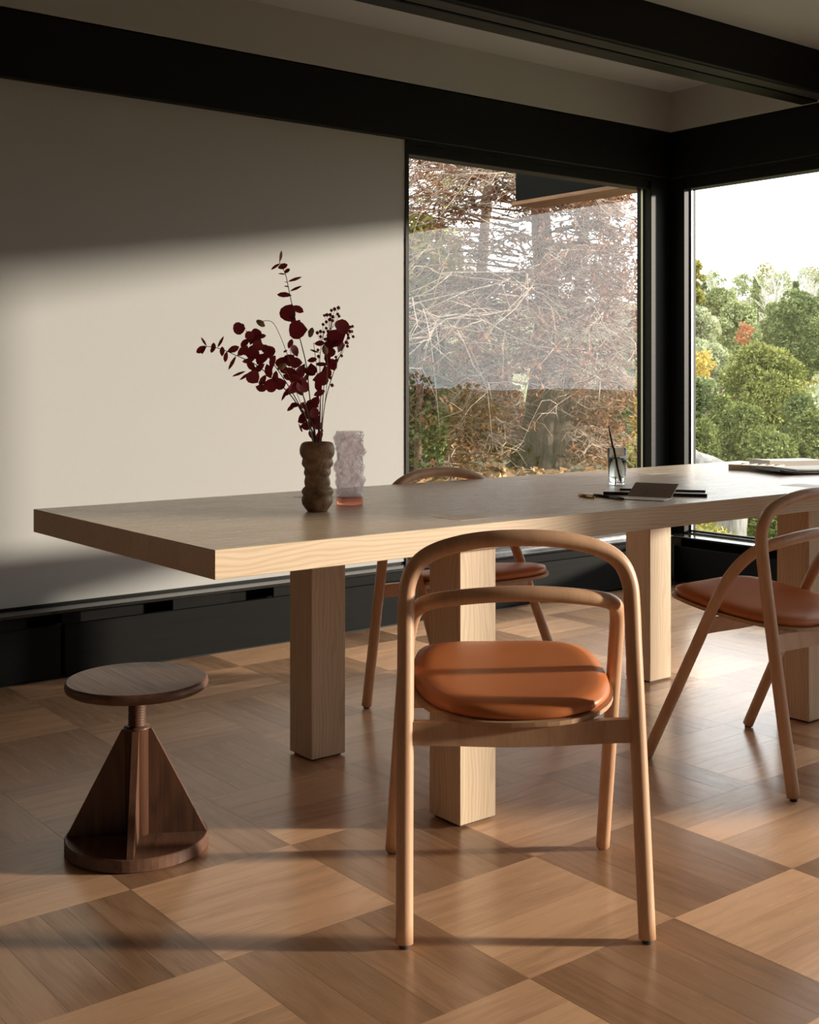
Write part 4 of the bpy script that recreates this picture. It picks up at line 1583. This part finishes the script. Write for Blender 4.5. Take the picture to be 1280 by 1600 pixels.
def bough(parent, p0, a, L, droop, r0, mat, q, twigs=7, up=.2):
    V, F = [], []
    pts = []
    for _ in range(12):
        w_ = p0 + parent.location + Vector((math.cos(a) * L, math.sin(a) * L, (up - droop) * L))
        if shows_right(w_) > 985 or w_.y < 4.9 or (w_.x < 5.8 and w_.y < 5.8 and 1.8 < w_.z < 2.9):
            L *= .85
    for k in range(6):
        u = k / 5
        aa = a + q.uniform(-.25, .25) * u * 2
        pts.append(p0 + Vector((math.cos(aa) * L * u, math.sin(aa) * L * u, up * L * u - droop * L * u * u + q.uniform(-.05, .05) * u)))
    path = catmull(pts, 3)
    tube_data(path, lambda s: r0 * (1 - .75 * s), 5, V, F)
    for j in range(twigs):
        i = q.randrange(3, len(path) - 1)
        s0 = path[i]
        a2 = a + q.choice((-1, 1)) * q.uniform(.4, 1.3)
        L2 = L * q.uniform(.2, .5)
        e = [s0]
        for m2 in range(1, 4):
            u = m2 / 3
            e.append(s0 + Vector((math.cos(a2) * L2 * u, math.sin(a2) * L2 * u, q.uniform(-.25, .12) * L2 - .35 * L2 * u * u)) + Vector((q.uniform(-.08, .08), q.uniform(-.08, .08), q.uniform(-.08, .08))) * L2)
        w_ = e[-1] + parent.location
        if shows_right(w_) > 1012 or w_.y < 4.75 or (w_.x < 5.75 and w_.y < 5.75 and 1.85 < w_.z < 2.8):
            continue
        e = catmull(e, 2)
        tube_data(e, lambda s: r0 * .42 * (1 - .7 * s), 4, V, F)
        for m3 in range(4):
            i3 = q.randrange(1, len(e))
            a3 = a2 + q.choice((-1, 1)) * q.uniform(.3, 1.4)
            L3 = L2 * q.uniform(.25, .6)
            s3 = e[i3]
            dv = Vector((math.cos(a3), math.sin(a3), q.uniform(-.9, .5)))
            w_ = s3 + dv * L3 + parent.location
            if shows_right(w_) > 1030 or w_.y < 4.7 or (w_.x < 5.65 and w_.y < 5.65 and 1.95 < w_.z < 2.7):
                continue
            tube_data([s3, s3 + dv * L3 * .5 + Vector((0, 0, q.uniform(-.02, .03))), s3 + dv * L3], lambda s: r0 * .24 * (1 - .5 * s), 3, V, F)
            if q.random() < .16:
                needle_c.append(s3 + dv * L3 * .8)
                needle_r.append(q.uniform(.04, .09))
    return mk('branch', V, F, mat, parent, True)


def bounded(a, L, room):
    side = math.cos(a) * SA - math.sin(a) * CA          # how far it reaches to the right
    L = min(L, room / (side + .05)) if side > 0 else L
    return min(L, 1.25 / (.05 - math.sin(a))) if math.sin(a) < 0 else L


q = random.Random(5)
toward = math.atan2(-ty, -tx)              # azimuth from the trunk to the viewer
for k in range(250):
    hgt = q.uniform(.15, 2.9) if k < 220 else q.uniform(2.7, 4.2)
    a = toward + (q.uniform(-2.0, 2.0) if hgt > .85 else q.choice((-1, 1)) * q.uniform(.5, 2.2))
    L = q.uniform(.7, 2.3) * (1.0 if hgt > 1 else .75)
    L = bounded(a, L, .72)
    mt = q.choice([M['twig'], M['twig'], M['twig'], M['twig_dark'], M['twig_dark']])
    bough(ot, Vector((.15 * math.cos(a), .15 * math.sin(a), hgt)), a, L, q.uniform(.1, .5), q.uniform(.006, .014), mt, q, 18 if abs(a - toward) < .9 else 10)
leaf_cloud('dead_needles', [tuple(c) for c in needle_c], needle_r, 12, .024, FOL['rust'], ot, aspect=3.0, shell=.2)

# upright pines and boughs behind it
for (px, d, r, top, lab, sd) in ((757, 13.5, .105, 150, 'slim upright pine trunk left behind the tangled conifer', 21), (912, 15, .11, 150, 'upright pine trunk right behind the tangled conifer', 22),
                                 (688, 17, .05, 150, 'thin leaning pine at the left end of the back window', 23)):
    x, y = at(px, d)
    gz = float(ground_z(x, y)) - .1
    root = tag(empty('pine_tree', (x, y, gz)), lab, 'tree')
    trunk_part(root, zat(top, d) - gz, r, (0, 0), M['bark'], sides=12)
    q = random.Random(sd)
    needle_c, needle_r = [], []
    for k in range(26):
        a = q.uniform(0, 2 * PI)
        hgt = q.uniform(1.4, zat(top, d) - gz)
        bough(root, Vector((0, 0, hgt)), a, bounded(a, q.uniform(.7, 1.9), (1012 - px) * d / 1908 * .62), q.uniform(0, .3), q.uniform(.010, .018), M['twig_dark'], q, 6)
    leaf_cloud('needles', [tuple(c) for c in needle_c], [r_ * 1.8 for r_ in needle_r], 16, .040, FOL['olive' if sd != 22 else 'rust'], root, aspect=4, shell=.2)

TR = [
    ('maple_sapling', 'yellow green maple sapling at the left edge of the back window', 'tree', 652, 8.2, 345, 470, 90, 'olive', 20, 70, 'oval', .030),
    ('maple_sapling', 'bright yellow maple sapling left of the tangled conifer', 'tree', 690, 8.6, 380, 470, 60, 'yellow', 10, 40, 'oval', .028),
    ('spruce_bush', 'blackish green spruce low at the left edge of the back window', 'shrub', 652, 8.4, 480, 575, 90, 'deep', 20, 110, 'dome', .026),
    ('juniper_bush', 'rounded green juniper left behind the tangled branches', 'shrub', 735, 14, 530, 585, 70, 'juniper', 20, 240, 'dome', .03),
    ('moss_cushion', 'grey green mossy hummock low at the left of the back window', 'shrub', 662, 9.5, 598, 640, 60, 'juniper', 14, 260, 'dome', .02),
    ('bramble_bush', 'reddish brown bramble behind the drinking glass', 'shrub', 925, 11.0, 640, 740, 90, 'rust', 20, 190, 'dome', .03),
    ('bramble_bush', 'green and yellow bramble between the glass and the corner post', 'shrub', 985, 11.5, 690, 745, 80, 'olive', 18, 190, 'dome', .028),
    ('juniper_bush', 'upright dark green juniper above the drinking glass', 'shrub', 962, 13, 560, 690, 46, 'deep', 22, 220, 'oval', .03),
    ('birch_bush', 'yellow leaved bush by the fence near the corner post', 'shrub', 995, 17, 600, 665, 44, 'yellow', 14, 130, 'oval', .04),
    ('pine_tree', 'green pine far behind the tangled conifer on the right', 'tree', 985, 30, 490, 640, 110, 'pine', 30, 190, 'dome', None),
    ('pine_tree', 'pale green pine far behind the tangled conifer in the middle', 'tree', 880, 34, 500, 640, 170, 'pale', 30, 190, 'dome', None),
    ('pine_tree', 'pale pine far behind the tangled conifer on the left', 'tree', 770, 30, 505, 640, 150, 'pale', 30, 190, 'dome', None),
    ('juniper_bush', 'shady dark juniper behind the thick conifer trunk on its left', 'shrub', 765, 12.5, 560, 720, 120, 'dark', 26, 170, 'dome', .030),
    ('juniper_bush', 'shady dark juniper behind the thick conifer trunk on its right', 'shrub', 880, 12.8, 575, 720, 110, 'dark', 26, 170, 'dome', .030),
    ('rust_bush', 'rust brown bush among the roots of the tangled conifer', 'shrub', 770, 10.2, 590, 720, 130, 'rust', 26, 150, 'dome', .030),
    ('rust_bush', 'rust brown bush right of the thick conifer trunk', 'shrub', 905, 10.5, 620, 735, 90, 'rust', 20, 130, 'dome', .030),
]
for (nm, lab, cat, px, d, top, bot, wd_, mt, n_, per_, shp, lf) in TR:
    tree(nm, lab, cat, px, d, top, bot, wd_, FOL[mt], n_, per_, lf, shp, trunk=cat == 'tree')

# fallen leaves and undergrowth
pts = []
for k in range(60):
    px, d = rng.uniform(600, 1010), rng.uniform(7.0, 15)
    x, y = at(px, d)
    pts.append((x, y, 0))
lt = leaf_cloud('fallen_leaves', pts, [1.0] * len(pts), 130, .042, FOL['litter'], None, aspect=1.5, flat=True)
tag(lt, 'orange and tan fallen leaves covering the ground outside the windows', 'leaves')
pts = []
for k in range(120):
    px, d = rng.uniform(1050, 1330), rng.uniform(6.9, 13)
    x, y = at(px, d)
    pts.append((x, y, float(ground_z(x, y)) + .10))
ug = leaf_cloud('undergrowth', pts, [rng.uniform(.12, .24) for _ in pts], 110, .024, FOL['olive'], None, aspect=1.7, shell=.3)
tag(ug, 'low yellow green undergrowth just outside the corner window', 'plants')


def rock(label, px, d, py, sx, sy, sz):
    x, y = at(px, d)
    bm = bmesh.new()
    bmesh.ops.create_icosphere(bm, subdivisions=3, radius=1.0)
    for v in bm.verts:
        n_ = v.co.normalized()
        f = 1 + .16 * math.sin(3 * n_.x + 2 * n_.z + px) + .10 * math.sin(5 * n_.y - 4 * n_.x) + .05 * math.sin(11 * n_.z + 7 * n_.x)
        v.co = Vector((n_.x * sx * f, n_.y * sy * f, n_.z * sz * f))
    o = bm_obj('boulder', bm, M['stone'], None, True)
    o.location = (x, y, zat(py, d))
    tag(o, label, 'rock')


rock('pale lichen covered boulder low beside the black corner post', 1080, 12.5, 840, .40, .55, .86)
rock('small pale stone behind the thick conifer trunk', 795, 11.5, 700, .2, .25, .12)

# dark fence, a few boards
fx, fy = at(1005, 14.5)
fz = float(ground_z(fx, fy))
fe = tag(empty('board_fence', (fx, fy, fz - .2), math.radians(20)), 'dark weathered board fence partly hidden behind the corner post', 'fence')
zt = zat(690, 14.5) - fz + .2
for k in range(9):
    box('board', -.2 + k * .115, -.2 + k * .115 + .105, 0, .022, 0, zt + .012 * (k % 2), M['fence'], fe)
box('rail', -.2, .84, .022, .06, zt * .75, zt * .75 + .07, M['fence'], fe)

# roof beam end jutting out past the corner, with a brown board below
rb = tag(empty('roof_beam', (XW + .02, YW + .16, ZBB + .03)), 'black roof beam jutting out beyond the back window corner', 'beam')
box('beam', 0, .20, 0.002, 1.08, -.005, .30, M['black_panel'], rb)
box('edge_board', -.012, .21, 0.002, 1.10, -.028, -.006, M['brown_board'], rb)
